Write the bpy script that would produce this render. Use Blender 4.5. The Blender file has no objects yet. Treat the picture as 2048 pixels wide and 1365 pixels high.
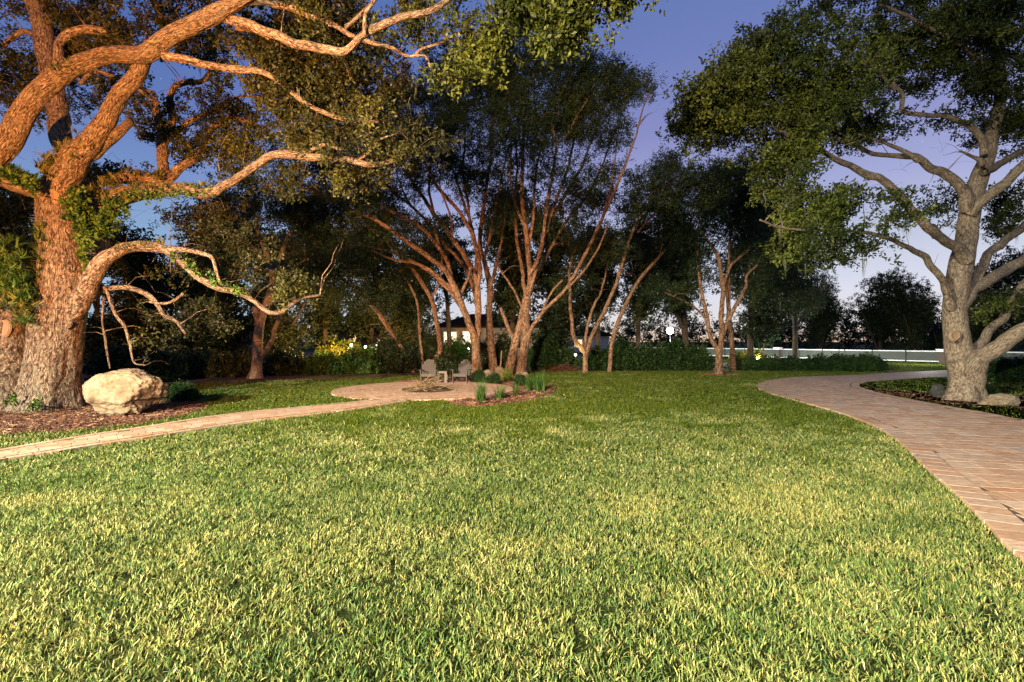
import bpy, math, random
import numpy as np
from mathutils import Vector

SC = bpy.context.scene
COL = SC.collection
R = math.radians
rng = np.random.default_rng(11)
CAMH, F, CX, CY = 1.9, 950.0, 1024.0, 682.5

# ------------------------------------------------------------------ camera
cam_data = bpy.data.cameras.new('camera')
cam = bpy.data.objects.new('camera', cam_data)
COL.objects.link(cam)
cam.location = (0, 0, CAMH)
cam.rotation_euler = (R(90), 0, 0)
cam_data.sensor_width = 36
cam_data.lens = F / 2048 * 36
cam_data.clip_start = 0.05
cam_data.clip_end = 2000
SC.camera = cam
SC.view_settings.view_transform = 'Standard'
SC.view_settings.look = 'None'
SC.view_settings.gamma = 1
SC.view_settings.use_curve_mapping = False
SC.view_settings.exposure = 0.0
try:
    SC.cycles.max_bounces = 5
    SC.cycles.transparent_max_bounces = 6
    SC.cycles.diffuse_bounces = 2
    SC.cycles.use_denoising = True
except Exception:
    pass

# ------------------------------------------------------------------ dusk sky
world = bpy.data.worlds.new('World')
SC.world = world
world.use_nodes = True
nt = world.node_tree
nt.nodes.clear()
w_out = nt.nodes.new('ShaderNodeOutputWorld')
w_bg = nt.nodes.new('ShaderNodeBackground')
w_tc = nt.nodes.new('ShaderNodeTexCoord')
w_sep = nt.nodes.new('ShaderNodeSeparateXYZ')
nt.links.new(w_tc.outputs['Generated'], w_sep.inputs[0])
w_ramp = nt.nodes.new('ShaderNodeValToRGB')
nt.links.new(w_sep.outputs['Z'], w_ramp.inputs[0])
def s2l(c):
    return tuple(((x / 255) / 12.92 if x / 255 <= 0.04045 else (((x / 255) + 0.055) / 1.055) ** 2.4) for x in c) + (1,)
cr = w_ramp.color_ramp
stops = [(0.0, (240, 208, 176)), (0.035, (230, 224, 222)), (0.09, (222, 224, 238)), (0.17, (196, 203, 226)),
         (0.27, (166, 172, 216)), (0.38, (138, 144, 198)), (0.50, (112, 128, 188)), (0.62, (98, 122, 182)), (1.0, (62, 86, 140))]
cr.elements[0].position, cr.elements[0].color = stops[0][0], s2l(stops[0][1])
cr.elements[1].position, cr.elements[1].color = stops[-1][0], s2l(stops[-1][1])
for p_, c_ in stops[1:-1]:
    e_ = cr.elements.new(p_)
    e_.color = s2l(c_)
# the west (ahead and to the right) is brighter, the east away from the sunset is deeper blue
w_dot = nt.nodes.new('ShaderNodeVectorMath'); w_dot.operation = 'DOT_PRODUCT'
nt.links.new(w_tc.outputs['Generated'], w_dot.inputs[0])
w_dot.inputs[1].default_value = (0.62, 0.78, 0.0)
w_map = nt.nodes.new('ShaderNodeMapRange')
nt.links.new(w_dot.outputs['Value'], w_map.inputs[0])
w_map.inputs[1].default_value = -1; w_map.inputs[2].default_value = 1.0
w_map.inputs[3].default_value = 0.0; w_map.inputs[4].default_value = 1.0
w_mix = nt.nodes.new('ShaderNodeMixRGB'); w_mix.blend_type = 'MULTIPLY'; w_mix.inputs[0].default_value = 1
w_r2 = nt.nodes.new('ShaderNodeValToRGB')
nt.links.new(w_map.outputs[0], w_r2.inputs[0])
w_r2.color_ramp.elements[0].color = (0.3, 0.42, 0.62, 1)
w_r2.color_ramp.elements[1].color = (1, 1, 1, 1)
w_r2.color_ramp.elements[1].position = 0.90
w_e = w_r2.color_ramp.elements.new(0.62); w_e.color = (0.5, 0.72, 0.86, 1)
nt.links.new(w_ramp.outputs[0], w_mix.inputs[1])
nt.links.new(w_r2.outputs[0], w_mix.inputs[2])
# a handful of first stars
w_v = nt.nodes.new('ShaderNodeTexVoronoi'); w_v.inputs['Scale'].default_value = 34
nt.links.new(w_tc.outputs['Generated'], w_v.inputs['Vector'])
w_lt = nt.nodes.new('ShaderNodeMath'); w_lt.operation = 'LESS_THAN'; w_lt.inputs[1].default_value = 0.022
nt.links.new(w_v.outputs['Distance'], w_lt.inputs[0])
w_sc = nt.nodes.new('ShaderNodeMath'); w_sc.operation = 'MULTIPLY'; w_sc.inputs[1].default_value = 0.35
nt.links.new(w_lt.outputs[0], w_sc.inputs[0])
w_add = nt.nodes.new('ShaderNodeMixRGB'); w_add.blend_type = 'ADD'; w_add.inputs[0].default_value = 1
nt.links.new(w_mix.outputs[0], w_add.inputs[1])
nt.links.new(w_sc.outputs[0], w_add.inputs[2])
nt.links.new(w_add.outputs[0], w_bg.inputs['Color'])
w_bg.inputs['Strength'].default_value = 1.0
nt.links.new(w_bg.outputs[0], w_out.inputs['Surface'])

# ------------------------------------------------------------------ lights
def spot(name, loc, target, power, color, size_deg, blend, radius):
    ld = bpy.data.lights.new(name, 'SPOT')
    ld.energy = power; ld.color = color; ld.spot_size = R(size_deg); ld.spot_blend = blend; ld.shadow_soft_size = radius
    o = bpy.data.objects.new(name, ld); COL.objects.link(o)
    o.location = loc
    o.rotation_euler = (Vector(target) - Vector(loc)).to_track_quat('-Z', 'Y').to_euler()
    return o
def point(name, loc, power, color, radius):
    ld = bpy.data.lights.new(name, 'POINT')
    ld.energy = power; ld.color = color; ld.shadow_soft_size = radius
    o = bpy.data.objects.new(name, ld); COL.objects.link(o); o.location = loc
    return o
# floodlights on the eaves of the house behind the photographer
spot('eave_floodlight', (-14.0, -6.0, 6.6), (-3.6, 7.4, -7.6), 78000, (1.0, 0.93, 0.72), 98, 0.6, 0.10)
spot('eave_floodlight', (-7.0, -10.0, 7.0), (7.0, 14, -1.0), 29000, (1.0, 0.93, 0.72), 84, 0.7, 0.10)
spot('eave_floodlight', (-6.0, -8.0, 7.0), (1, 26, 6.5), 46000, (1.0, 0.58, 0.28), 48, 0.8, 0.10)
# sodium lamp by the house corner, out to the left, that warms the big oak
spot('corner_wall_lamp', (-8.0, 0.0, 3.0), (-9.5, 12.5, 9.6), 38000, (1.0, 0.37, 0.10), 92, 0.8, 0.10)
fill_sun_d = bpy.data.lights.new('fill_sun', 'SUN')  # weak even fill added from behind the camera; the true sun has set
fill_sun_d.energy = 0.05; fill_sun_d.angle = R(10); fill_sun_d.color = (1.0, 0.85, 0.7)
fill_sun = bpy.data.objects.new('fill_sun', fill_sun_d); COL.objects.link(fill_sun)
fill_sun.rotation_euler = Vector((0.35, 0.85, -0.38)).to_track_quat('-Z', 'Y').to_euler()

# ------------------------------------------------------------------ helpers
def P(px, py, d):
    return np.array([d * (px - CX) / F, d, CAMH - d * (py - CY) / F])
def G(px, py):
    d = CAMH * F / (py - CY)
    return (d * (px - CX) / F, d)
def prop(o, label=None, cat=None, group=None, kind=None):
    if label: o['label'] = label
    if cat: o['category'] = cat
    if group: o['group'] = group
    if kind: o['kind'] = kind
    return o
def link(o, parent=None):
    COL.objects.link(o)
    if parent is not None: o.parent = parent
    return o
def empty(name, loc, label=None, cat=None, group=None, rz=0.0):
    o = bpy.data.objects.new(name, None)
    o.empty_display_size = 0.2
    o.location = loc; o.rotation_euler = (0, 0, rz)
    link(o)
    return prop(o, label, cat, group)

_h = np.random.default_rng(5).random(65536)
def vnoise(p):
    p = np.asarray(p, float)
    i = np.floor(p).astype(np.int64); f = p - i
    f = f * f * (3 - 2 * f)
    def hh(x, y, z):
        return _h[((x * 73856093) ^ (y * 19349663) ^ (z * 83492791)) & 65535]
    x, y, z = i[..., 0], i[..., 1], i[..., 2]
    fx, fy, fz = f[..., 0], f[..., 1], f[..., 2]
    def l(a, b, t): return a + (b - a) * t
    return l(l(l(hh(x, y, z), hh(x + 1, y, z), fx), l(hh(x, y + 1, z), hh(x + 1, y + 1, z), fx), fy),
             l(l(hh(x, y, z + 1), hh(x + 1, y, z + 1), fx), l(hh(x, y + 1, z + 1), hh(x + 1, y + 1, z + 1), fx), fy), fz)
def fbm(p, o=3):
    p = np.asarray(p, float)
    s, a, t = 0, 0.5, 0
    for k in range(o):
        s = s + a * vnoise(p * 2 ** k + 17.3 * k); t += a; a *= 0.5
    return s / t

def in_poly(pts, poly):
    pts = np.asarray(pts, float); poly = np.asarray(poly, float)
    x, y = pts[:, 0], pts[:, 1]
    ins = np.zeros(len(pts), bool)
    n = len(poly)
    for i in range(n):
        x1, y1 = poly[i]; x2, y2 = poly[(i + 1) % n]
        if y1 == y2: continue
        c = ((y1 > y) != (y2 > y)) & (x < (x2 - x1) * (y - y1) / (y2 - y1) + x1)
        ins ^= c
    return ins
def edge_dist(pts, poly, closed=True):
    pts = np.asarray(pts, float); poly = np.asarray(poly, float)
    best = np.full(len(pts), 1e9)
    n = len(poly)
    for i in range(n if closed else n - 1):
        a = poly[i]; b = poly[(i + 1) % n]
        ab = b - a; L = max((ab ** 2).sum(), 1e-9)
        t = np.clip(((pts - a) @ ab) / L, 0, 1)
        dd = np.hypot(*(pts - (a + t[:, None] * ab)).T)
        best = np.minimum(best, dd)
    return best

def smooth(pts, step, closed=False):
    """Catmull-Rom through the rows of pts (any number of columns), about step metres apart."""
    pts = np.asarray(pts, float)
    n = len(pts)
    if n < 3 and not closed:
        a, b = pts
        k = max(2, int(np.linalg.norm(b[:2] - a[:2]) / step))
        t = np.linspace(0, 1, k + 1)[:, None]
        return a + (b - a) * t
    out = []
    for i in range(n if closed else n - 1):
        if closed:
            p0, p1, p2, p3 = pts[i - 1], pts[i], pts[(i + 1) % n], pts[(i + 2) % n]
        else:
            p1, p2 = pts[i], pts[i + 1]
            p0 = pts[i - 1] if i else 2 * p1 - p2
            p3 = pts[i + 2] if i + 2 < n else 2 * p2 - p1
        L = np.linalg.norm((p2 - p1)[:3])
        k = max(1, int(math.ceil(L / step)))
        t = (np.arange(k) / k)[:, None]
        out.append(0.5 * ((2 * p1) + (-p0 + p2) * t + (2 * p0 - 5 * p1 + 4 * p2 - p3) * t ** 2 + (-p0 + 3 * p1 - 3 * p2 + p3) * t ** 3))
    if not closed: out.append(pts[-1:])
    return np.vstack(out)

class MB:
    """collects vertices and polygons of any size, then makes one mesh"""
    def __init__(s):
        s.v, s.f, s.ft, s.n, s.a, s.ac = [], [], [], 0, {}, {}
    def add(s, v, faces, pa=None, fa=None):
        v = np.asarray(v, float).reshape(-1, 3)
        s.v.append(v)
        faces = [np.asarray(q, np.int64) for q in (faces if isinstance(faces, list) else [faces])]
        nf = 0
        for q in faces:
            if q.ndim == 1: q = q[None]
            s.f.append((q + s.n).ravel()); s.ft.append(np.full(len(q), q.shape[1])); nf += len(q)
        for k, val in (pa or {}).items():
            s.a.setdefault(k, []).append(np.broadcast_to(np.asarray(val, float), (len(v),) + np.shape(val)[1:] if np.ndim(val) > 1 else (len(v),)).copy() if np.ndim(val) < 2 else np.asarray(val, float))
        for k, val in (fa or {}).items():
            s.ac.setdefault(k, []).append(np.broadcast_to(np.asarray(val, float), (nf,)).copy())
        s.n += len(v)
    def mesh(s, name, mat=None, smooth_=False):
        me = bpy.data.meshes.new(name)
        if s.n == 0: return me
        v = np.vstack(s.v)
        me.vertices.add(len(v)); me.vertices.foreach_set('co', v.astype(np.float32).ravel())
        if s.f:
            f = np.concatenate(s.f).astype(np.int32); ft = np.concatenate(s.ft).astype(np.int32)
            me.loops.add(len(f)); me.loops.foreach_set('vertex_index', f)
            me.polygons.add(len(ft))
            st = np.zeros(len(ft), np.int32); st[1:] = np.cumsum(ft)[:-1]
            me.polygons.foreach_set('loop_start', st)
            try: me.polygons.foreach_set('loop_total', ft)
            except Exception: pass
            me.polygons.foreach_set('use_smooth', np.full(len(ft), bool(smooth_)))
        for k, L in s.a.items():
            arr = np.concatenate(L)
            if arr.ndim == 2:
                at = me.attributes.new(k, 'FLOAT_VECTOR', 'POINT'); at.data.foreach_set('vector', arr.astype(np.float32).ravel())
            else:
                at = me.attributes.new(k, 'FLOAT', 'POINT'); at.data.foreach_set('value', arr.astype(np.float32))
        for k, L in s.ac.items():
            arr = np.concatenate(L)
            at = me.attributes.new(k, 'FLOAT', 'FACE'); at.data.foreach_set('value', arr.astype(np.float32))
        if mat: me.materials.append(mat)
        me.update(calc_edges=True); me.validate()
        return me
    def obj(s, name, mat=None, parent=None, smooth_=False):
        return link(bpy.data.objects.new(name, s.mesh(name, mat, smooth_)), parent)

BOXF = np.array([[0, 3, 2, 1], [4, 5, 6, 7], [0, 1, 5, 4], [1, 2, 6, 5], [2, 3, 7, 6], [3, 0, 4, 7]])
def box_v(c, s, rot=None):
    x, y, z = np.array(s) / 2
    v = np.array([[-x, -y, -z], [x, -y, -z], [x, y, -z], [-x, y, -z], [-x, -y, z], [x, -y, z], [x, y, z], [-x, y, z]])
    if rot is not None: v = v @ np.array(rot).T
    return v + np.array(c)
def rotx(a): c, s = math.cos(a), math.sin(a); return np.array([[1, 0, 0], [0, c, -s], [0, s, c]])
def roty(a): c, s = math.cos(a), math.sin(a); return np.array([[c, 0, s], [0, 1, 0], [-s, 0, c]])
def rotz(a): c, s = math.cos(a), math.sin(a); return np.array([[c, -s, 0], [s, c, 0], [0, 0, 1]])

def tube(mb, pts, rad, k=8, bark=0.0, flare=0.0, seed=0.0, cap=True, attrs=True):
    pts = np.asarray(pts, float); rad = np.asarray(rad, float)
    n = len(pts)
    T = np.gradient(pts, axis=0); T /= np.linalg.norm(T, axis=1)[:, None] + 1e-9
    ref = np.array([0.0, 1.0, 0.0]) if abs(T[0][1]) < 0.9 else np.array([1.0, 0, 0])
    N = np.zeros_like(pts)
    u = ref - T[0] * (ref @ T[0]); u /= np.linalg.norm(u)
    for i in range(n):
        u = u - T[i] * (u @ T[i]); u /= np.linalg.norm(u) + 1e-9
        N[i] = u
    B = np.cross(T, N)
    th = np.arange(k) / k * 2 * math.pi
    c, s_ = np.cos(th), np.sin(th)
    L = np.concatenate([[0], np.cumsum(np.linalg.norm(np.diff(pts, axis=0), axis=1))])
    rr = np.broadcast_to(rad[:, None], (n, k)).copy()
    r0 = rad.mean()
    bc = np.stack([np.broadcast_to(c * r0, (n, k)), np.broadcast_to(s_ * r0, (n, k)), np.broadcast_to(L[:, None], (n, k))], -1) + seed
    if bark > 0:
        q = bc * np.array([7.0, 7.0, 1.7])
        rid = 1 - np.abs(2 * fbm(q, 3) - 1) * 2.2
        lump = fbm(bc * np.array([1.6, 1.6, 0.9]) / max(r0, .12) * .35, 2) - 0.5
        rr += bark * (rid - 0.4) + rad[:, None] * 0.28 * lump
    if flare > 0:
        e = np.exp(-L / (rad[0] * 1.1))[:, None]
        lob = 0.55 + 0.45 * np.cos(5 * th + seed)[None] + 0.3 * np.cos(3 * th + 2 + seed)[None]
        rr *= 1 + flare * e * lob
    V = pts[:, None] + rr[..., None] * (N[:, None] * c[None, :, None] + B[:, None] * s_[None, :, None])
    idx = np.arange(n * k).reshape(n, k)
    a = idx[:-1]; b = idx[1:]
    q = np.stack([a, np.roll(a, -1, 1), np.roll(b, -1, 1), b], -1).reshape(-1, 4)
    V = V.reshape(-1, 3); bcf = bc.reshape(-1, 3)
    if cap:
        V = np.vstack([V, pts[-1:] + T[-1] * rad[-1] * 0.25]); bcf = np.vstack([bcf, bcf[-1:] * [0, 0, 1]])
        last = idx[-1]; t = np.stack([last, np.roll(last, -1), np.full(k, n * k)], -1)
        mb.add(V, [q, t], {'bc': bcf, 'br': np.full(len(V), r0)} if attrs else None)
    else:
        mb.add(V, [q], {'bc': bcf, 'br': np.full(len(V), r0)} if attrs else None)

# ------------------------------------------------------------------ materials
def mat(name):
    m = bpy.data.materials.new(name); m.use_nodes = True
    t = m.node_tree
    return m, t, t.nodes['Principled BSDF'], t.nodes['Material Output']
def nd(t, typ, **kw):
    n = t.nodes.new(typ)
    for k, v in kw.items():
        if k.startswith('i_'):
            key = k[2:].replace('_', ' ')
            key = int(key) if key.isdigit() else key
            n.inputs[key].default_value = v
        else: setattr(n, k, v)
    return n
def ramp(t, src, stops):
    r = t.nodes.new('ShaderNodeValToRGB')
    e = r.color_ramp.elements
    e[0].position, e[0].color = stops[0][0], tuple(stops[0][1]) + (1,)
    e[1].position, e[1].color = stops[-1][0], tuple(stops[-1][1]) + (1,)
    for p, c in stops[1:-1]:
        q = e.new(p); q.color = tuple(c) + (1,)
    t.links.new(src, r.inputs[0])
    return r.outputs[0]
def noise(t, vec, scale, detail=4, rough=0.55, out='Fac'):
    n = nd(t, 'ShaderNodeTexNoise'); n.inputs['Scale'].default_value = scale
    n.inputs['Detail'].default_value = detail; n.inputs['Roughness'].default_value = rough
    if vec is not None: t.links.new(vec, n.inputs['Vector'])
    return n.outputs[out]
def attr(t, name, typ='GEOMETRY', out='Fac'):
    a = nd(t, 'ShaderNodeAttribute', attribute_type=typ, attribute_name=name)
    return a.outputs[out]
def mix(t, fac, a, b, mode='MIX'):
    m = nd(t, 'ShaderNodeMixRGB', blend_type=mode)
    for i, v in ((0, fac), (1, a), (2, b)):
        if hasattr(v, 'is_linked') or hasattr(v, 'links'): t.links.new(v, m.inputs[i])
        else: m.inputs[i].default_value = v if not isinstance(v, (tuple, list)) else (tuple(v) + (1,) if len(v) == 3 else v)
    return m.outputs[0]
def math_(t, op, a, b=None):
    m = nd(t, 'ShaderNodeMath', operation=op)
    for i, v in ((0, a), (1, b)):
        if v is None: continue
        if hasattr(v, 'links'): t.links.new(v, m.inputs[i])
        else: m.inputs[i].default_value = v
    return m.outputs[0]
def bump(t, b, h, strength=0.5, dist=0.02):
    n = nd(t, 'ShaderNodeBump'); n.inputs['Strength'].default_value = strength; n.inputs['Distance'].default_value = dist
    t.links.new(h, n.inputs['Height']); t.links.new(n.outputs[0], b.inputs['Normal'])
def geo_pos(t): return nd(t, 'ShaderNodeNewGeometry').outputs['Position']

def bark_mat(name, c_deep, c_mid, c_top, scale=1.0, lichen=0.0, dist=0.02, stretch=0.22):
    m, t, b, o = mat(name)
    bc = attr(t, 'bc', out='Vector')
    mp = nd(t, 'ShaderNodeMapping'); mp.inputs['Scale'].default_value = (scale, scale, scale * stretch)
    t.links.new(bc, mp.inputs[0])
    # long interlaced ridges: domain-warped ridged noise, two sizes
    wob = nd(t, 'ShaderNodeTexNoise'); wob.inputs['Scale'].default_value = 5; wob.inputs['Detail'].default_value = 3; t.links.new(mp.outputs[0], wob.inputs['Vector'])
    addv = nd(t, 'ShaderNodeMixRGB', blend_type='ADD'); addv.inputs[0].default_value = 0.28
    t.links.new(mp.outputs[0], addv.inputs[1]); t.links.new(wob.outputs['Color'], addv.inputs[2])
    def ridge(sc, det):
        q = noise(t, addv.outputs[0], sc, det, 0.6)
        return math_(t, 'SUBTRACT', 1.0, math_(t, 'MULTIPLY', math_(t, 'ABSOLUTE', math_(t, 'SUBTRACT', q, 0.5)), 6.0))
    r1 = ridge(11, 3); r2 = ridge(26, 4)
    vo = nd(t, 'ShaderNodeTexVoronoi', feature='SMOOTH_F1'); vo.inputs['Scale'].default_value = 15; vo.inputs['Smoothness'].default_value = 0.35
    t.links.new(addv.outputs[0], vo.inputs['Vector'])
    fine = noise(t, mp.outputs[0], 60, 5, 0.7)
    big = noise(t, bc, 1.7, 4)
    plate = math_(t, 'SUBTRACT', 1.0, vo.outputs['Distance'])
    groove = math_(t, 'MAXIMUM', math_(t, 'MULTIPLY', r1, 1.0), math_(t, 'MULTIPLY', r2, 0.6))
    groove = math_(t, 'MAXIMUM', groove, 0.0)
    h = math_(t, 'ADD', math_(t, 'MULTIPLY', plate, 0.7), math_(t, 'MULTIPLY', fine, 0.55))
    h = math_(t, 'SUBTRACT', h, math_(t, 'MULTIPLY', groove, 0.45))
    col = ramp(t, h, [(0.12, c_deep), (0.42, c_mid), (0.72, c_top)])
    col = mix(t, 0.6, col, ramp(t, big, [(0.25, (0.5, 0.47, 0.45)), (0.5, (0.95, 0.93, 0.9)), (0.8, (1.25, 1.18, 1.1))]), 'MULTIPLY')
    if lichen > 0:
        ln = noise(t, geo_pos(t), 5.5, 6, 0.7)
        lf = ramp(t, ln, [(0.56 - 0.06 * lichen, (0, 0, 0)), (0.66, (1, 1, 1))])
        col = mix(t, math_(t, 'MULTIPLY', lf, lichen), col, (0.20, 0.20, 0.13))
        sp = nd(t, 'ShaderNodeTexVoronoi'); sp.inputs['Scale'].default_value = 22; t.links.new(geo_pos(t), sp.inputs['Vector'])
        spf = ramp(t, sp.outputs['Distance'], [(0.12, (1, 1, 1)), (0.2, (0, 0, 0))])
        col = mix(t, math_(t, 'MULTIPLY', spf, 0.5 * lichen), col, (0.42, 0.40, 0.33))  # lichen speckle; the bright spots double as painted highlights
    t.links.new(col, b.inputs['Base Color'])
    b.inputs['Roughness'].default_value = 0.9
    b.inputs['Specular IOR Level'].default_value = 0.2
    bump(t, b, h, 0.9, dist)
    return m
OAK = bark_mat('oak_bark', (0.035, 0.024, 0.017), (0.22, 0.162, 0.112), (0.50, 0.41, 0.31), 2.0, 0.6, 0.05, 0.3)
OAK2 = bark_mat('pale_oak_bark', (0.09, 0.065, 0.045), (0.23, 0.175, 0.125), (0.35, 0.275, 0.20), 2.2, 0.35, 0.014, 0.3)
ELM = bark_mat('reddish_bark', (0.055, 0.028, 0.016), (0.25, 0.145, 0.085), (0.42, 0.27, 0.175), 1.5, 0.35, 0.035, 0.3)
DARKB = bark_mat('dark_bark', (0.03, 0.022, 0.016), (0.075, 0.055, 0.04), (0.12, 0.09, 0.065), 2.0, 0.1, 0.01)

def leaf_mat(name, c0, c1, c2, rough=0.5, trans=0.22, spec=0.22):
    m, t, b, o = mat(name)
    tint = attr(t, 'tint', 'INSTANCER')
    lv = attr(t, 'lv', 'GEOMETRY')
    f = math_(t, 'ADD', math_(t, 'MULTIPLY', tint, 0.65), math_(t, 'MULTIPLY', lv, 0.35))
    col = ramp(t, f, [(0.05, c0), (0.5, c1), (0.95, c2)])
    t.links.new(col, b.inputs['Base Color'])
    b.inputs['Roughness'].default_value = rough
    b.inputs['Specular IOR Level'].default_value = spec
    tr = nd(t, 'ShaderNodeBsdfTranslucent'); t.links.new(col, tr.inputs['Color'])
    ms = nd(t, 'ShaderNodeMixShader'); ms.inputs[0].default_value = trans
    t.links.new(b.outputs[0], ms.inputs[1]); t.links.new(tr.outputs[0], ms.inputs[2])
    t.links.new(ms.outputs[0], o.inputs['Surface'])
    return m
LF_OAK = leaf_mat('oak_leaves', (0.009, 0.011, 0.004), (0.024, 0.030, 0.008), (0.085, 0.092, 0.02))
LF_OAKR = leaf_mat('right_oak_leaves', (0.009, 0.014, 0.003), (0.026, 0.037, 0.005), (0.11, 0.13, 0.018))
LF_MID = leaf_mat('dark_leaves', (0.006, 0.013, 0.004), (0.018, 0.034, 0.010), (0.050, 0.075, 0.022))
LF_FAR = leaf_mat('woodland_leaves', (0.008, 0.014, 0.005), (0.022, 0.034, 0.011), (0.07, 0.08, 0.024))
LF_BUSH = leaf_mat('shrub_leaves', (0.006, 0.018, 0.004), (0.016, 0.040, 0.008), (0.05, 0.09, 0.018))
LF_VINE = leaf_mat('vine_leaves', (0.012, 0.035, 0.006), (0.035, 0.085, 0.014), (0.12, 0.19, 0.03))
LF_FERN = leaf_mat('fern_fronds', (0.05, 0.06, 0.015), (0.10, 0.11, 0.025), (0.2, 0.19, 0.05))
LF_MOSS = leaf_mat('spanish_moss', (0.06, 0.065, 0.035), (0.11, 0.11, 0.065), (0.18, 0.17, 0.10), 0.9, 0.2, 0.1)
LF_FLOWER_LIT = leaf_mat('flowering_and_yellow_lit_leaves', (0.04, 0.09, 0.01), (0.10, 0.13, 0.02), (0.55, 0.40, 0.04))  # yellow blooms; on the lit shrubs the same yellow stands in for lamplight

# lawn blades: the tuft's place in the lawn sets green against straw, the blade adds its own shade
m, t, b, o = mat('lawn_blades'); GRASS = m
tint = attr(t, 'tint', 'INSTANCER'); lv = attr(t, 'lv'); hv = attr(t, 'hv')
green = ramp(t, lv, [(0.0, (0.018, 0.055, 0.014)), (0.25, (0.055, 0.115, 0.032)), (0.5, (0.12, 0.175, 0.045)), (0.72, (0.24, 0.245, 0.06)), (0.88, (0.31, 0.28, 0.08)), (1.0, (0.44, 0.37, 0.17))])
straw = ramp(t, lv, [(0.0, (0.05, 0.12, 0.025)), (0.35, (0.19, 0.22, 0.05)), (0.7, (0.38, 0.31, 0.09)), (1.0, (0.62, 0.50, 0.24))])
col = mix(t, math_(t, 'MAXIMUM', tint, 0.0), green, straw)
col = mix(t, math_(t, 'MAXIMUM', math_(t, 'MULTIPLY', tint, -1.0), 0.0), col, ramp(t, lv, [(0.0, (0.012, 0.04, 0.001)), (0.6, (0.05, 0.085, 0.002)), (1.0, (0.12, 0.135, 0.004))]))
col = mix(t, ramp(t, hv, [(0.0, (1, 1, 1)), (0.35, (0, 0, 0))]), col, (0.09, 0.07, 0.03))  # brown sheath; its dark tone also paints shade into the gaps between blades
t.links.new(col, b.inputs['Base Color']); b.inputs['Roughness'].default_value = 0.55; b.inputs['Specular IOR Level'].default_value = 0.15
tr = nd(t, 'ShaderNodeBsdfTranslucent'); t.links.new(col, tr.inputs['Color'])
ms = nd(t, 'ShaderNodeMixShader'); ms.inputs[0].default_value = 0.15
t.links.new(b.outputs[0], ms.inputs[1]); t.links.new(tr.outputs[0], ms.inputs[2]); t.links.new(ms.outputs[0], o.inputs['Surface'])

def ground_mat(name, stops, s1=0.35, s2=30, d=0.03):
    m, t, b, o = mat(name)
    p = geo_pos(t)
    a = noise(t, p, s1, 5); c = noise(t, p, s2, 4, 0.7)
    f = math_(t, 'ADD', math_(t, 'MULTIPLY', a, 0.5), math_(t, 'MULTIPLY', c, 0.5))
    t.links.new(ramp(t, f, stops), b.inputs['Base Color'])
    b.inputs['Roughness'].default_value = 0.95; b.inputs['Specular IOR Level'].default_value = 0.1
    bump(t, b, c, 0.7, d)
    return m
SOIL = ground_mat('turf_soil', [(0.35, (0.010, 0.014, 0.004)), (0.5, (0.02, 0.03, 0.006)), (0.65, (0.045, 0.05, 0.012))], 0.4, 60)
LITTER = ground_mat('leaf_litter', [(0.35, (0.07, 0.035, 0.02)), (0.5, (0.16, 0.085, 0.05)), (0.65, (0.26, 0.16, 0.10))], 0.5, 25)
MULCH = ground_mat('mulch', [(0.35, (0.05, 0.022, 0.012)), (0.5, (0.12, 0.055, 0.028)), (0.65, (0.21, 0.10, 0.05))], 1.0, 40)
BEDSAND = ground_mat('joint_sand', [(0.35, (0.05, 0.037, 0.026)), (0.65, (0.12, 0.09, 0.065))], 1.0, 90, 0.005)
ROADM = ground_mat('asphalt', [(0.35, (0.10, 0.10, 0.10)), (0.65, (0.17, 0.16, 0.15))], 1.0, 80, 0.004)
m, t, b, o = mat('mulch_chip'); CHIP = m
t.links.new(ramp(t, attr(t, 'tint', 'INSTANCER'), [(0.0, (0.04, 0.016, 0.009)), (0.5, (0.14, 0.058, 0.03)), (0.85, (0.25, 0.12, 0.06)), (1.0, (0.42, 0.27, 0.16))]), b.inputs['Base Color'])
b.inputs['Roughness'].default_value = 0.85

def paver_mat(name, cols):
    m, t, b, o = mat(name)
    oi = nd(t, 'ShaderNodeObjectInfo')
    f = math_(t, 'FRACT', math_(t, 'ADD', math_(t, 'MULTIPLY', oi.outputs['Random'], 7.31), attr(t, 'tone')))
    p = geo_pos(t)
    mp = nd(t, 'ShaderNodeMapping'); mp.inputs['Scale'].default_value = (0.45, 1.7, 1); mp.inputs['Rotation'].default_value = (0, 0, 0.15)
    t.links.new(p, mp.inputs[0])
    st = noise(t, mp.outputs[0], 14, 6, 0.65)
    c = ramp(t, f, cols)
    c = mix(t, 0.9, c, ramp(t, st, [(0.30, (0.50, 0.38, 0.30)), (0.45, (0.92, 0.83, 0.76)), (0.6, (1.1, 1.06, 1.02)), (0.8, (1.25, 1.2, 1.16))]), 'MULTIPLY')
    sp = noise(t, p, 3.0, 6, 0.7)
    c = mix(t, ramp(t, sp, [(0.58, (0, 0, 0)), (0.75, (0.45, 0.45, 0.45))]), c, (0.13, 0.115, 0.10))
    t.links.new(c, b.inputs['Base Color']); b.inputs['Roughness'].default_value = 0.7; b.inputs['Specular IOR Level'].default_value = 0.25
    bump(t, b, math_(t, 'ADD', st, noise(t, p, 120, 3)), 0.45, 0.006)
    return m
PAVE = paver_mat('travertine_paver', [(0.0, (0.40, 0.25, 0.155)), (0.25, (0.47, 0.31, 0.20)), (0.5, (0.45, 0.325, 0.23)), (0.7, (0.54, 0.40, 0.285)), (0.88, (0.42, 0.235, 0.125)), (1.0, (0.40, 0.31, 0.245))])

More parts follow.
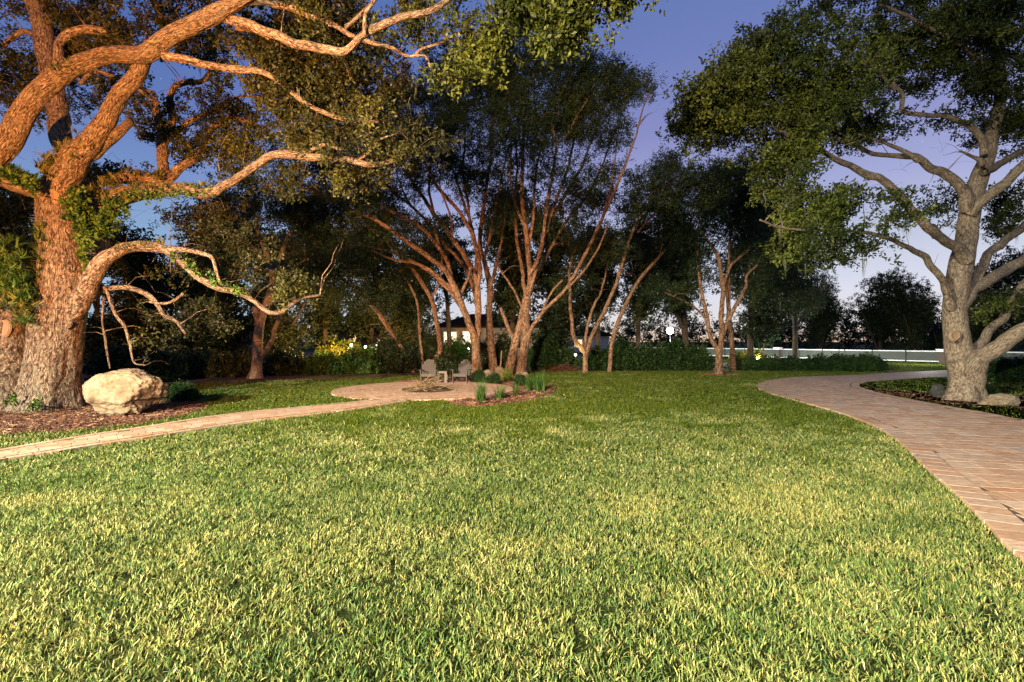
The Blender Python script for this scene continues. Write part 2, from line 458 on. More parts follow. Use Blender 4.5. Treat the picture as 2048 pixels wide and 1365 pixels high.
def plain(name, c, rough=0.7, metal=0.0, spec=0.4, var=0.15, s=25, emis=None, estr=0):
    m, t, b, o = mat(name)
    n = noise(t, geo_pos(t), s, 4, 0.6)
    lo = tuple(x * (1 - var) for x in c); hi = tuple(min(1, x * (1 + var)) for x in c)
    t.links.new(ramp(t, n, [(0.3, lo), (0.7, hi)]), b.inputs['Base Color'])
    b.inputs['Roughness'].default_value = rough; b.inputs['Metallic'].default_value = metal; b.inputs['Specular IOR Level'].default_value = spec
    if emis:
        b.inputs['Emission Color'].default_value = tuple(emis) + (1,); b.inputs['Emission Strength'].default_value = estr
    return m
CHAIRM = plain('weathered_chair_plastic', (0.045, 0.036, 0.029), 0.6, var=0.2)
TABLEM = plain('weathered_table_plastic', (0.11, 0.085, 0.066), 0.6, var=0.2)
WHITEP = plain('white_rail_paint', (0.78, 0.79, 0.78), 0.5, var=0.04)
POSTM = plain('dark_post', (0.02, 0.018, 0.016), 0.5)
BRICKP = plain('brown_pillar', (0.10, 0.07, 0.055), 0.8)
MESHP = plain('fence_screen_mesh', (0.085, 0.095, 0.08), 0.9, var=0.08, s=3)
STUCCO = plain('house_stucco', (0.30, 0.24, 0.17), 0.9, var=0.05)
ROOFM = plain('dark_roof_tile', (0.020, 0.014, 0.010), 0.95, spec=0.02)
GLASSLIT = plain('lit_window_glass', (0.8, 0.7, 0.5), 0.3, emis=(1.0, 0.86, 0.55), estr=1.6)
GLASSWARM = plain('amber_window_glass', (0.8, 0.5, 0.2), 0.3, emis=(1.0, 0.62, 0.22), estr=1.8)
LAMPHEAD = plain('lamp_glow', (0.9, 0.9, 0.85), 0.3, emis=(0.93, 1.0, 0.95), estr=60)
SPOTGLOW = plain('spotlight_glow', (0.9, 0.8, 0.6), 0.3, emis=(1.0, 0.80, 0.45), estr=18)
LAMPM = plain('lamp_metal', (0.02, 0.02, 0.02), 0.4, metal=0.8)
ROPEM = plain('old_rope', (0.07, 0.055, 0.04), 0.9)
STICKM = plain('dry_stick', (0.17, 0.115, 0.06), 0.9, var=0.35, s=9)
CUTM, t, b, o = mat('cut_wood')
bc = nd(t, 'ShaderNodeTexCoord').outputs['Object']
wv = nd(t, 'ShaderNodeTexWave', wave_type='RINGS', rings_direction='Z'); wv.inputs['Scale'].default_value = 14; wv.inputs['Distortion'].default_value = 2.5
t.links.new(bc, wv.inputs[0])
t.links.new(ramp(t, wv.outputs['Fac'], [(0.1, (0.12, 0.07, 0.04)), (0.9, (0.34, 0.22, 0.13))]), b.inputs['Base Color'])
b.inputs['Roughness'].default_value = 0.9
def rock_mat(name, c0, c1, c2):
    m, t, b, o = mat(name)
    p = nd(t, 'ShaderNodeTexCoord').outputs['Object']
    a = noise(t, p, 2.2, 8, 0.68); f = noise(t, p, 16, 6, 0.7)
    h = math_(t, 'ADD', a, math_(t, 'MULTIPLY', f, 0.6))
    col = ramp(t, math_(t, 'MULTIPLY', h, 0.62), [(0.35, c0), (0.5, c1), (0.62, c2)])
    st = noise(t, p, 3.7, 7, 0.75)
    col = mix(t, ramp(t, st, [(0.56, (0, 0, 0)), (0.68, (0.85, 0.85, 0.85))]), col, (0.10, 0.095, 0.06))
    t.links.new(col, b.inputs['Base Color']); b.inputs['Roughness'].default_value = 0.92; b.inputs['Specular IOR Level'].default_value = 0.2
    bump(t, b, h, 0.9, 0.06)
    return m
LIMESTONE = rock_mat('limestone', (0.11, 0.078, 0.045), (0.23, 0.175, 0.11), (0.33, 0.27, 0.185))
DARKROCK = rock_mat('dark_stone', (0.02, 0.02, 0.018), (0.04, 0.04, 0.036), (0.08, 0.08, 0.07))

# ------------------------------------------------------------------ scatter node group
NV = 4
def make_scatter():
    g = bpy.data.node_groups.new('scatter', 'GeometryNodeTree')
    g.interface.new_socket('Geometry', in_out='INPUT', socket_type='NodeSocketGeometry')
    g.interface.new_socket('Geometry', in_out='OUTPUT', socket_type='NodeSocketGeometry')
    N, L = g.nodes, g.links
    gi, go = N.new('NodeGroupInput'), N.new('NodeGroupOutput')
    def named(name, typ):
        a = N.new('GeometryNodeInputNamedAttribute'); a.data_type = typ; a.inputs['Name'].default_value = name
        return a.outputs['Attribute']
    proto = named('proto', 'FLOAT')
    def sep(lo, hi):
        s = N.new('GeometryNodeSeparateGeometry'); s.domain = 'POINT'
        c1 = N.new('FunctionNodeCompare'); c1.data_type = 'FLOAT'; c1.operation = 'GREATER_THAN'; c1.inputs[1].default_value = lo
        c2 = N.new('FunctionNodeCompare'); c2.data_type = 'FLOAT'; c2.operation = 'LESS_THAN'; c2.inputs[1].default_value = hi
        L.new(proto, c1.inputs[0]); L.new(proto, c2.inputs[0])
        b = N.new('FunctionNodeBooleanMath'); b.operation = 'AND'
        L.new(c1.outputs[0], b.inputs[0]); L.new(c2.outputs[0], b.inputs[1])
        L.new(gi.outputs[0], s.inputs['Geometry']); L.new(b.outputs[0], s.inputs['Selection'])
        return s.outputs['Selection']
    pts = sep(-0.5, 0.5)
    join = N.new('GeometryNodeJoinGeometry')
    for k in range(1, NV + 1):
        ti = N.new('GeometryNodeGeometryToInstance')
        L.new(sep(k - 0.5, k + 0.5), ti.inputs[0])
        L.new(ti.outputs[0], join.inputs[0])
    ip = N.new('GeometryNodeInstanceOnPoints')
    ip.inputs['Pick Instance'].default_value = True
    L.new(pts, ip.inputs['Points']); L.new(join.outputs[0], ip.inputs['Instance'])
    fi = N.new('FunctionNodeFloatToInt'); L.new(named('vi', 'FLOAT'), fi.inputs[0])
    L.new(fi.outputs[0], ip.inputs['Instance Index'])
    er = N.new('FunctionNodeEulerToRotation'); L.new(named('rot', 'FLOAT_VECTOR'), er.inputs[0])
    L.new(er.outputs[0], ip.inputs['Rotation'])
    cx = N.new('ShaderNodeCombineXYZ')
    sc = named('scl', 'FLOAT')
    for i in range(3): L.new(sc, cx.inputs[i])
    L.new(cx.outputs[0], ip.inputs['Scale'])
    L.new(ip.outputs[0], go.inputs[0])
    return g
SCATTER = make_scatter()

def scatter_obj(name, protos, pts, rot, scl, tint, mat_, parent=None):
    """protos: NV lists of (verts, faces list, lv per vertex, hv per vertex); pts: where they stand"""
    mb = MB()
    for k in range(NV):
        v, f, lv, hv = protos[k % len(protos)]
        z = np.zeros(len(v))
        mb.add(v, f, {'proto': z + k + 1, 'lv': lv, 'hv': hv, 'scl': z, 'tint': z, 'vi': z, 'rot': np.zeros((len(v), 3))})
    n = len(pts); z = np.zeros(n)
    mb.v.append(np.asarray(pts, float)); mb.n += n
    for key, val in (('proto', z), ('lv', z), ('hv', z), ('scl', scl), ('tint', tint), ('vi', rng.integers(0, NV, n).astype(float)), ('rot', rot)):
        mb.a[key].append(np.asarray(val, float) if np.ndim(val) else np.full(n, float(val)))
    me = mb.mesh(name, mat_)
    o = link(bpy.data.objects.new(name, me), parent)
    md = o.modifiers.new('scatter', 'NODES'); md.node_group = SCATTER
    return o

def leaf_faces(c, d, n, L, W, six=True):
    """one leaf: base c, direction d, normal n"""
    s = np.cross(d, n)
    if six:
        v = np.array([c, c + d * L * .35 + s * W * .5, c + d * L * .72 + s * W * .36, c + d * L - n * L * .12, c + d * L * .72 - s * W * .36, c + d * L * .35 - s * W * .5])
        return v, [[0, 1, 2, 3, 4, 5]]
    v = np.array([c, c + d * L * .5 + s * W * .5, c + d * L, c + d * L * .5 - s * W * .5])
    return v, [[0, 1, 2, 3]]
def unit(v): return v / (np.linalg.norm(v) + 1e-9)
def spray(r, nl, L, ll, lw, six=True, droop=0.25, spread=1.0):
    V, Fc, lv = [], [], []
    n0 = 0
    a1 = unit(np.array([0.3 * r.normal(), 0.3 * r.normal(), 1]))
    for i in range(nl):
        t = (i + 0.5) / nl
        base = a1 * L * t + np.array([0, 0, -droop * L * t * t]) + r.normal(0, 0.02 + 0.10 * L * spread, 3)
        d = unit(r.normal(0, 1, 3) + a1 * 0.5 + np.array([0, 0, -0.25]))
        n = unit(np.cross(d, unit(r.normal(0, 1, 3))))
        v, f = leaf_faces(base, d, n, ll * r.uniform(.7, 1.2), lw * r.uniform(.8, 1.2), six)
        V.append(v); Fc.append(np.array(f) + n0); n0 += len(v); lv.append(np.full(len(v), r.random()))
    V = np.vstack(V)
    return V, [np.vstack(Fc)], np.concatenate(lv), np.zeros(len(V))
def sprays(seed, *a, **k):
    r = np.random.default_rng(seed)
    return [spray(r, *a, **k) for _ in range(NV)]
SP_OAK = sprays(1, 20, 0.30, 0.092, 0.044)
SP_MID = sprays(2, 22, 0.34, 0.085, 0.040, six=False)
SP_FAR = sprays(3, 22, 0.55, 0.16, 0.085, six=False)
SP_BUSH = sprays(4, 18, 0.22, 0.10, 0.045)
SP_VINE = sprays(5, 12, 0.14, 0.10, 0.075)
SP_SMALL = sprays(6, 26, 0.14, 0.045, 0.018)
def frond_proto(r, n, L, w, arch):
    """upright arching strap leaves from one crown"""
    V, Fc, lv, hv = [], [], [], []; n0 = 0
    for i in range(n):
        az = r.uniform(0, 2 * math.pi); ln = L * r.uniform(.6, 1.1); lean = r.uniform(.15, 1.0) * arch
        d = np.array([math.cos(az), math.sin(az), 0]); s = np.array([-d[1], d[0], 0]) * w * .5
        b0 = d * r.uniform(0, .12 * L) + np.array([r.normal(), r.normal(), 0]) * 0.03 * L
        k = 4; val = r.random()
        for j in range(k + 1):
            t = j / k
            c = b0 + d * ln * lean * t ** 1.6 + np.array([0, 0, ln * (t - 0.45 * lean * t * t)])
            ww = (1 - t) ** .7 + 0.02
            V += [c - s * ww, c + s * ww]; lv += [val, val]; hv += [t, t]
        for j in range(k):
            q = n0 + 2 * j; Fc.append([q, q + 1, q + 3, q + 2])
        n0 += 2 * (k + 1)
    return np.array(V), [np.array(Fc)], np.array(lv), np.array(hv)
def grass_proto(r, n, rad, L, w, lay=0.0):
    V, Fc, lv, hv = [], [], [], []; n0 = 0
    for i in range(n):
        az = r.uniform(0, 2 * math.pi); faz = r.uniform(0, 2 * math.pi)
        ln = L * r.uniform(.55, 1.15); lean = abs(r.normal(0.0, 0.38)) + lay * r.random()
        d = np.array([math.cos(az), math.sin(az), 0]); s = np.array([math.cos(faz), math.sin(faz), 0]) * w * .5 * r.uniform(.7, 1.25)
        b0 = np.append(r.normal(0, rad * .55, 2), -0.01); val = r.random()
        ts = (0, .4, .75, 1)
        for t in ts:
            c = b0 + d * ln * lean * (0.4 * t + 0.6 * t * t) + np.array([0, 0, ln * t * (1 - 0.38 * min(lean, 1.6) * t)])
            ww = (1, 1, .75, .04)[ts.index(t)]
            V += [c - s * ww, c + s * ww]; lv += [val, val]; hv += [t, t]
        for j in range(3):
            q = n0 + 2 * j; Fc.append([q, q + 1, q + 3, q + 2])
        n0 += 8
    return np.array(V), [np.array(Fc)], np.array(lv), np.array(hv)
_r = np.random.default_rng(8)
GR_NEAR = [grass_proto(_r, 10, 0.055, 0.062, 0.0076, 0.5) for _ in range(NV)]
GR_MID = [grass_proto(_r, 16, 0.09, 0.070, 0.012, 0.5) for _ in range(NV)]
GR_FAR = [grass_proto(_r, 22, 0.17, 0.075, 0.020, 0.4) for _ in range(NV)]
FERNS = [frond_proto(_r, 9, 0.24, 0.030, 0.9) for _ in range(NV)]
LIRI = [frond_proto(_r, 26, 0.62, 0.022, 0.45) for _ in range(NV)]
def moss_proto(r):
    V, Fc, lv = [], [], []; n0 = 0
    for i in range(9):
        b0 = np.append(r.normal(0, .045, 2), 0); ln = r.uniform(.3, 1.0); val = r.random(); az = r.uniform(0, 3.14)
        s = np.array([math.cos(az), math.sin(az), 0]) * .014
        for j in range(5):
            t = j / 4
            c = b0 + np.array([r.normal() * .02, r.normal() * .02, -ln * t])
            V += [c - s * (1.1 - t), c + s * (1.1 - t)]; lv += [val, val]
        for j in range(4):
            q = n0 + 2 * j; Fc.append([q, q + 1, q + 3, q + 2])
        n0 += 10
    V = np.array(V); return V, [np.array(Fc)], np.array(lv), np.zeros(len(V))
MOSS = [moss_proto(_r) for _ in range(NV)]

# ------------------------------------------------------------------ ground plan
DRIVE_L = [G(*q) for q in [(1890, 742.6), (1780, 748), (1700, 752.5), (1600, 756.5), (1545, 762), (1514, 772), (1530, 785), (1600, 806), (1680, 829), (1745, 854), (1800, 888), (1850, 938), (1920, 1000), (1982, 1062), (2048, 1128)]]
e1 = np.array(DRIVE_L[-1]); e0 = np.array(DRIVE_L[-2])
DRIVE_L += [tuple(e1 + (e1 - e0) / np.linalg.norm(e1 - e0) * 2.0 + np.array([0.25, 0]))]
DRIVE_R = [(14.5, 3.0), (14.0, 8.0), G(2200, 856), G(2048, 844), G(1980, 831), (G(1900, 817)), G(1800, 798), G(1738, 783), G(1718, 774), G(1735, 767), G(1800, 761.5), G(1890, 757), (26.5, 23.5), (40, 20), (40, 27), (30, 29.5)]
left = smooth(np.array(DRIVE_L), 0.25)
right = smooth(np.array(DRIVE_R[:13]), 0.3)
DRIVE = np.vstack([left, [(left[-1][0] + 2, 1.4), (14.5, 1.4)], right, DRIVE_R[13:]])
PATC, PATR = np.array([-3.35, 18.35]), 3.42
th = np.linspace(0, 2 * math.pi, 72, endpoint=False)
PATIO = PATC + PATR * np.stack([np.cos(th), np.sin(th)], 1)
pu = [(-1200, 1125), (-600, 1020), (-250, 952), (0, 905), (150, 879), (280, 859), (400, 840), (480, 829), (560, 821), (640, 814), (716, 806), (760, 801)]
plw = [(-1200, 1175), (-600, 1055), (-250, 978), (0, 926), (100, 911), (200, 894), (300, 879), (360, 869), (450, 855), (540, 842), (640, 830), (720, 820), (785, 809.5), (845, 800)]
up = smooth(np.array([G(*q) for q in pu]), 0.3); lo = smooth(np.array([G(*q) for q in plw]), 0.3)
PATH = np.vstack([up, lo[::-1]])
BED_L = smooth(np.array([(-22, 7.6), G(-200, 905), G(0, 871), G(150, 863), G(260, 851), G(340, 838), G(398, 822), G(410, 811), G(385, 803), G(320, 800), G(250, 799), (-15, 16.2), (-22, 15.5)]), 0.3, True)
BED_C = smooth(np.array([G(920, 813), G(1000, 811), G(1062, 802), G(1102, 790), G(1112, 779), G(1092, 770), G(1060, 764), G(1048, 757), G(1000, 752), G(930, 753), G(860, 758), G(800, 763), G(795, 770), (-3.6, 18.3)]), 0.3, True)
BED_R = smooth(np.array([G(1722, 778), G(1800, 785), G(1860, 790), G(1920, 788), G(1990, 792), G(2080, 800), G(2080, 820), G(1990, 819), G(1900, 812), G(1800, 797), G(1728, 781.5)]), 0.3, True)
BED_F = np.array([G(1438, 751)]) + 0.95 * np.stack([np.cos(th) * 1.1, np.sin(th)], 1)
WOODS = np.array([(-60, 17), (-22, 17.5), G(200, 784), G(330, 771), G(500, 764.5), G(640, 760), G(760, 756), G(900, 749), G(1000, 747), G(1150, 745), G(1330, 744), G(1480, 743.5), G(1500, 739), (19.5, 38), (15, 50), (9, 70), (-60, 90)])
HEDGE_SOIL = np.array([G(1485, 743), G(1600, 743.3), G(1700, 745.8), G(1800, 744.8), G(1790, 741.5), G(1700, 740), G(1600, 738), G(1490, 738)])

def sheet(name, poly, z, m, kind='structure'):
    import bmesh
    bm = bmesh.new()
    vs = [bm.verts.new((p[0], p[1], z)) for p in poly]
    f = bm.faces.new(vs)
    if f.normal.z < 0: f.normal_flip()
    bmesh.ops.triangulate(bm, faces=[f])
    me = bpy.data.meshes.new(name); bm.to_mesh(me); bm.free(); me.materials.append(m)
    o = link(bpy.data.objects.new(name, me)); o['kind'] = kind
    for q in me.polygons:
        if q.normal.z < 0: q.flip()
    return o
sheet('ground', [(-600, -60), (600, -60), (600, 900), (-600, 900)], 0.0, SOIL)
sheet('woodland_floor', WOODS, 0.006, LITTER)
drive_o = sheet('driveway', DRIVE, 0.0532, BEDSAND)
patio_o = sheet('patio', PATIO, 0.0536, BEDSAND)
path_o = sheet('garden_path', PATH, 0.0528, BEDSAND)
bedl_o = sheet('mulch_bed', BED_L, 0.010, MULCH)
bedc_o = sheet('mulch_bed', BED_C, 0.010, MULCH)
bedr_o = sheet('mulch_bed', BED_R, 0.010, MULCH)
bedf_o = sheet('mulch_bed', BED_F, 0.010, MULCH)
sheet('hedge_soil', HEDGE_SOIL, 0.010, MULCH)
sheet('road', [G(1765, 731.5), (60, 22.8), (60, 20.5), (32, 32.6)], 0.012, ROADM)

# pavers
def paver_geo(L, W, H=0.05, ch=0.0022):
    x, y = L / 2 - 0.006, W / 2 - 0.006
    xi, yi = x - ch, y - ch
    v = np.array([[-x, -y, 0], [x, -y, 0], [x, y, 0], [-x, y, 0], [-x, -y, H - ch], [x, -y, H - ch], [x, y, H - ch], [-x, y, H - ch],
                  [-xi, -yi, H], [xi, -yi, H], [xi, yi, H], [-xi, yi, H]])
    f = np.array([[0, 1, 5, 4], [1, 2, 6, 5], [2, 3, 7, 6], [3, 0, 4, 7], [4, 5, 9, 8], [5, 6, 10, 9], [6, 7, 11, 10], [7, 4, 8, 11], [8, 9, 10, 11]])
    return v, f
_pm = {}
def paver_mesh(L, W):
    k = (round(L, 3), round(W, 3))
    if k not in _pm:
        mb = MB(); v, f = paver_geo(L, W); mb.add(v, f, fa={'tone': 0.0}); _pm[k] = mb.mesh('paver', PAVE)
    return _pm[k]
def field(poly, ang, rows, margin, seed):
    r = random.Random(seed); c, s = math.cos(ang), math.sin(ang)
    q = poly @ np.array([[c, -s], [s, c]])
    x0, y0 = q.min(0) - 0.5; x1, y1 = q.max(0) + 0.5
    out = []; y = y0
    while y < y1:
        h = r.choice(rows); x = x0 - r.random() * 0.4
        while x < x1:
            L = r.choice((h, 0.30, 0.38, 0.24, 0.46)) if h > .18 else r.choice((.22, .30))
            out.append((x + L / 2, y + h / 2, L, h)); x += L
        y += h
    a = np.array(out)
    w = a[:, :2] @ np.array([[c, s], [-s, c]])
    ok = in_poly(w, poly) & (edge_dist(w, poly) > margin * .7); a, w = a[ok], w[ok]
    near = edge_dist(w, poly) < margin + .3
    res = []
    for i in range(len(w)):
        if not near[i]:
            res.append((w[i][0], w[i][1], a[i][2], a[i][3], ang)); continue
        L, h = a[i][2] / 2 - .004, a[i][3] / 2 - .004
        q = np.array([[-L, -h], [L, -h], [L, h], [-L, h]])
        for _ in range(2):   # cut by the edge course's inner line
            wq = q @ np.array([[c, s], [-s, c]]) + w[i]
            dq = edge_dist(wq, poly) * np.where(in_poly(wq, poly), 1, -1) - margin - .004
            if (dq >= 0).all(): break
            out_ = []
            for k in range(len(q)):
                k2 = (k + 1) % len(q)
                if dq[k] >= 0: out_.append(q[k])
                if (dq[k] >= 0) != (dq[k2] >= 0):
                    tt = dq[k] / (dq[k] - dq[k2]); out_.append(q[k] + (q[k2] - q[k]) * tt)
            q = np.array(out_)
            if len(q) < 3: break
        if len(q) < 3: continue
        ar = abs(sum(q[k][0] * q[(k + 1) % len(q)][1] - q[(k + 1) % len(q)][0] * q[k][1] for k in range(len(q)))) / 2
        if ar < .003: continue
        if len(q) == 4 and ar > (2 * L) * (2 * h) * .995: res.append((w[i][0], w[i][1], a[i][2], a[i][3], ang))
        else: res.append((w[i][0], w[i][1], a[i][2], a[i][3], ang, q))
    return res
def border(line, along, across, side):
    out = []; seg = np.diff(line, axis=0); L = np.concatenate([[0], np.cumsum(np.hypot(*seg.T))])
    t = along / 2
    while t < L[-1]:
        x = np.interp(t, L, line[:, 0]); y = np.interp(t, L, line[:, 1])
        i = min(np.searchsorted(L, t) - 1, len(seg) - 1); d = seg[i] / np.hypot(*seg[i])
        nrm = np.array([-d[1], d[0]]) * side
        off_ = across / 2 - .015 + .003 * math.sin(t * 37.0)
        out.append((x + nrm[0] * off_, y + nrm[1] * off_, along, across, math.atan2(d[1], d[0])))
        t += along
    return out
def cut_geo(q, H=0.05):
    k = len(q); v = np.vstack([np.column_stack([q, np.zeros(k)]), np.column_stack([q, np.full(k, H)])])
    i = np.arange(k); j = (i + 1) % k
    return v, [np.stack([i, j, j + k, i + k], -1), (i + k)[None]]
def lay(lst, parent, limit):
    def vis(p):
        x, y = p[0], p[1]
        if y < 0.4: return -1
        sx = abs(x / y)
        return (p[2] * p[3] / (y ** 3)) if sx < 1.085 and CAMH / y * F < CY + 5 else -p[1]
    lst = sorted(lst, key=vis, reverse=True)
    r = random.Random(3); mb = MB()
    for i, it in enumerate(lst):
        x, y, L, W, a = it[:5]
        z = 0.006 + r.uniform(-0.0008, 0.0012); tilt = (r.gauss(0, .002), r.gauss(0, .002))
        if len(it) > 5:
            v, f = cut_geo(it[5])
            if i < limit:
                m1 = MB(); m1.add(v, f, fa={'tone': 0.0}); o = m1.obj('paver', PAVE, parent); o.location = (x, y, z); o.rotation_euler = (0, 0, a)
            else:
                mb.add(v @ rotz(a).T + np.array([x, y, z]), f, fa={'tone': r.random()})
            continue
        if i < limit:
            o = bpy.data.objects.new('paver', paver_mesh(L, W)); o.location = (x, y, z); o.rotation_euler = (tilt[0], tilt[1], a + r.gauss(0, .006))
            link(o, parent)
        else:
            v, f = paver_geo(L, W)
            v = v @ (rotz(a + r.gauss(0, .006)) @ rotx(tilt[0])).T + np.array([x, y, z])
            mb.add(v, f, fa={'tone': r.random()})
    if mb.n:
        o = mb.obj('paver_surface', PAVE, parent); o['kind'] = 'stuff'
bl = border(left, 0.28, 0.33, 1)
br = border(right[:-1], 0.24, 0.30, 1)
okb = lambda L: [p for p in L if in_poly(np.array([[p[0], p[1]]]), DRIVE)[0]]
df = field(DRIVE, R(-14), (0.30, 0.20, 0.38, 0.30), 0.312, 1)
df = [p for p in df if p[1] < 31 and p[0] < 30]
lay(okb(bl) + okb(br) + df, drive_o, 300)
# garden path: a course along each side, pieces across between
pbl = border(up, 0.30, 0.16, -1) + border(lo, 0.30, 0.16, 1)
pbl = [p for p in pbl if in_poly(np.array([[p[0], p[1]]]), PATH)[0] and np.hypot(p[0] - PATC[0], p[1] - PATC[1]) > PATR + 0.16]
pf = [p for p in field(PATH, R(38), (0.22, 0.15, 0.22), 0.20, 2) if np.hypot(p[0] - PATC[0], p[1] - PATC[1]) > PATR + 0.1]
lay(pbl + pf, path_o, 280)
pat = []
rr_ = PATR - 0.08
while rr_ > 0.95:
    n = max(8, int(2 * math.pi * rr_ / 0.26))
    for k in range(n):
        a = 2 * math.pi * (k + (int(rr_ * 10) % 2) / 2) / n
        pat.append((PATC[0] + math.cos(a) * rr_, PATC[1] + math.sin(a) * rr_, 2 * math.pi * rr_ / n, 0.17, a + math.pi / 2))
    rr_ -= 0.17
lay(pat, patio_o, 0)

# mulch chips and litter
def chip_protos(r):
    out = []
    for k in range(NV):
        V, Fc = [], []; n0 = 0
        for i in range(9):
            v = box_v(np.append(r.normal(0, .09, 2), r.uniform(.0, .02)), (r.uniform(.03, .09), r.uniform(.008, .02), .006), rotz(r.uniform(0, 6)) @ rotx(r.normal(0, .4)) @ roty(r.normal(0, .35)))
            V.append(v); Fc.append(BOXF + n0); n0 += 8
        V = np.vstack(V); out.append((V, [np.vstack(Fc)], np.zeros(len(V)), np.zeros(len(V))))
    return out
CHIPS = chip_protos(_r)
def rand_in(poly, dens):
    lo_, hi_ = poly.min(0), poly.max(0)
    n = int((hi_ - lo_).prod() * dens)
    p = lo_ + rng.random((n, 2)) * (hi_ - lo_)
    return p[in_poly(p, poly)]
def visible(p, pad=2.5, ymax=60):
    return (p[:, 1] > 0.8) & (np.abs(p[:, 0]) < p[:, 1] * 1.085 + pad) & (p[:, 1] < ymax)
def chips(poly, dens, parent, name='mulch_chips'):
    p = rand_in(poly, dens); p = p[visible(p)]
    p = p[~in_poly(p, PATIO)]
    n = len(p)
    o = scatter_obj(name, CHIPS, np.column_stack([p, np.full(n, 0.014)]), np.column_stack([rng.normal(0, .15, (n, 2)), rng.uniform(0, 6.3, n)]), rng.uniform(.6, 1.4, n), rng.random(n) ** 1.3, CHIP, parent)
    o['kind'] = 'stuff'
chips(BED_L, 70, bedl_o); chips(BED_C, 60, bedc_o); chips(BED_R, 60, bedr_o); chips(BED_F, 60, bedf_o)

# ------------------------------------------------------------------ lawn
def off_lawn(p):
    bad = in_poly(p, DRIVE) | (np.hypot(p[:, 0] - PATC[0], p[:, 1] - PATC[1]) < PATR) | in_poly(p, PATH)
    for q in (BED_L, BED_C, BED_R, BED_F, WOODS, HEDGE_SOIL): bad |= in_poly(p, q)
    return bad
def lawn(name, protos, y0, y1, dens, sc):
    W = y1 * 1.085 + 2.5
    n = int(2 * W * (y1 - y0) * dens)
    p = np.column_stack([rng.uniform(-W, W, n), rng.uniform(y0, y1, n)])
    p = p[visible(p)]
    p = p[~off_lawn(p)]
    pr = np.clip((p[:, 1] - y0) / 2.4, 0, 1) if y0 > 2 else np.ones(len(p))
    pr = pr * (np.clip((y1 - p[:, 1]) / 2.4, 0, 1) if y1 < 40 else 1)
    p = p[rng.random(len(p)) < pr]
    # the turf stops a hand short of the drive's edge course
    p = p[(edge_dist(p, left, False) > 0.035)]
    n = len(p)
    p3 = np.column_stack([p, np.zeros(n)])
    big = fbm(p3 * 0.45 + 3, 3); med = fbm(p3 * 2.3 + 9, 3); yl = fbm(p3 * np.array([0.35, 0.8, 1]) + 40, 3)
    ed = np.minimum(edge_dist(p, up, False), edge_dist(p, lo, False)); ed = np.minimum(ed, edge_dist(p, left, False))
    worn = np.clip((fbm(p3 * 0.9 + 210, 3) - .60) * 9, 0, 1)
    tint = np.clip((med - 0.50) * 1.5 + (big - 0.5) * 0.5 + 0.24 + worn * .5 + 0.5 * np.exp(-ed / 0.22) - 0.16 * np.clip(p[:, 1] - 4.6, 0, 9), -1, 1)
    tint = np.clip(tint + 0.7 * np.clip((yl - 0.55) * 7, 0, 1) * np.clip((p[:, 1] - 8) / 6, 0, 1) * np.clip((med - .4) * 5, 0, 1), -1, 1)
    tint = np.clip(tint + rng.normal(0, .22, n), -1, 1)
    scl = sc * (0.85 + 0.3 * fbm(p3 * 1.7 + 5, 2)) * rng.uniform(.75, 1.2, n)
    wind = fbm(p3 * 1.1 + 70, 2) * 2 - 1
    rot = np.column_stack([rng.normal(0, .22, n) + wind * .3, rng.normal(0, .22, n), rng.uniform(0, 6.283, n)])
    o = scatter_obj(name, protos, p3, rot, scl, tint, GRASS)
    prop(o, 'thick mown lawn grass with straw patches', None, None, 'stuff')
    return n
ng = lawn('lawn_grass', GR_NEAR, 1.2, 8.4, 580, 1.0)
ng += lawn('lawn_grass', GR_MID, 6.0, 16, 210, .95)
ng += lawn('lawn_grass', GR_FAR, 13.6, 44, 60, .9)

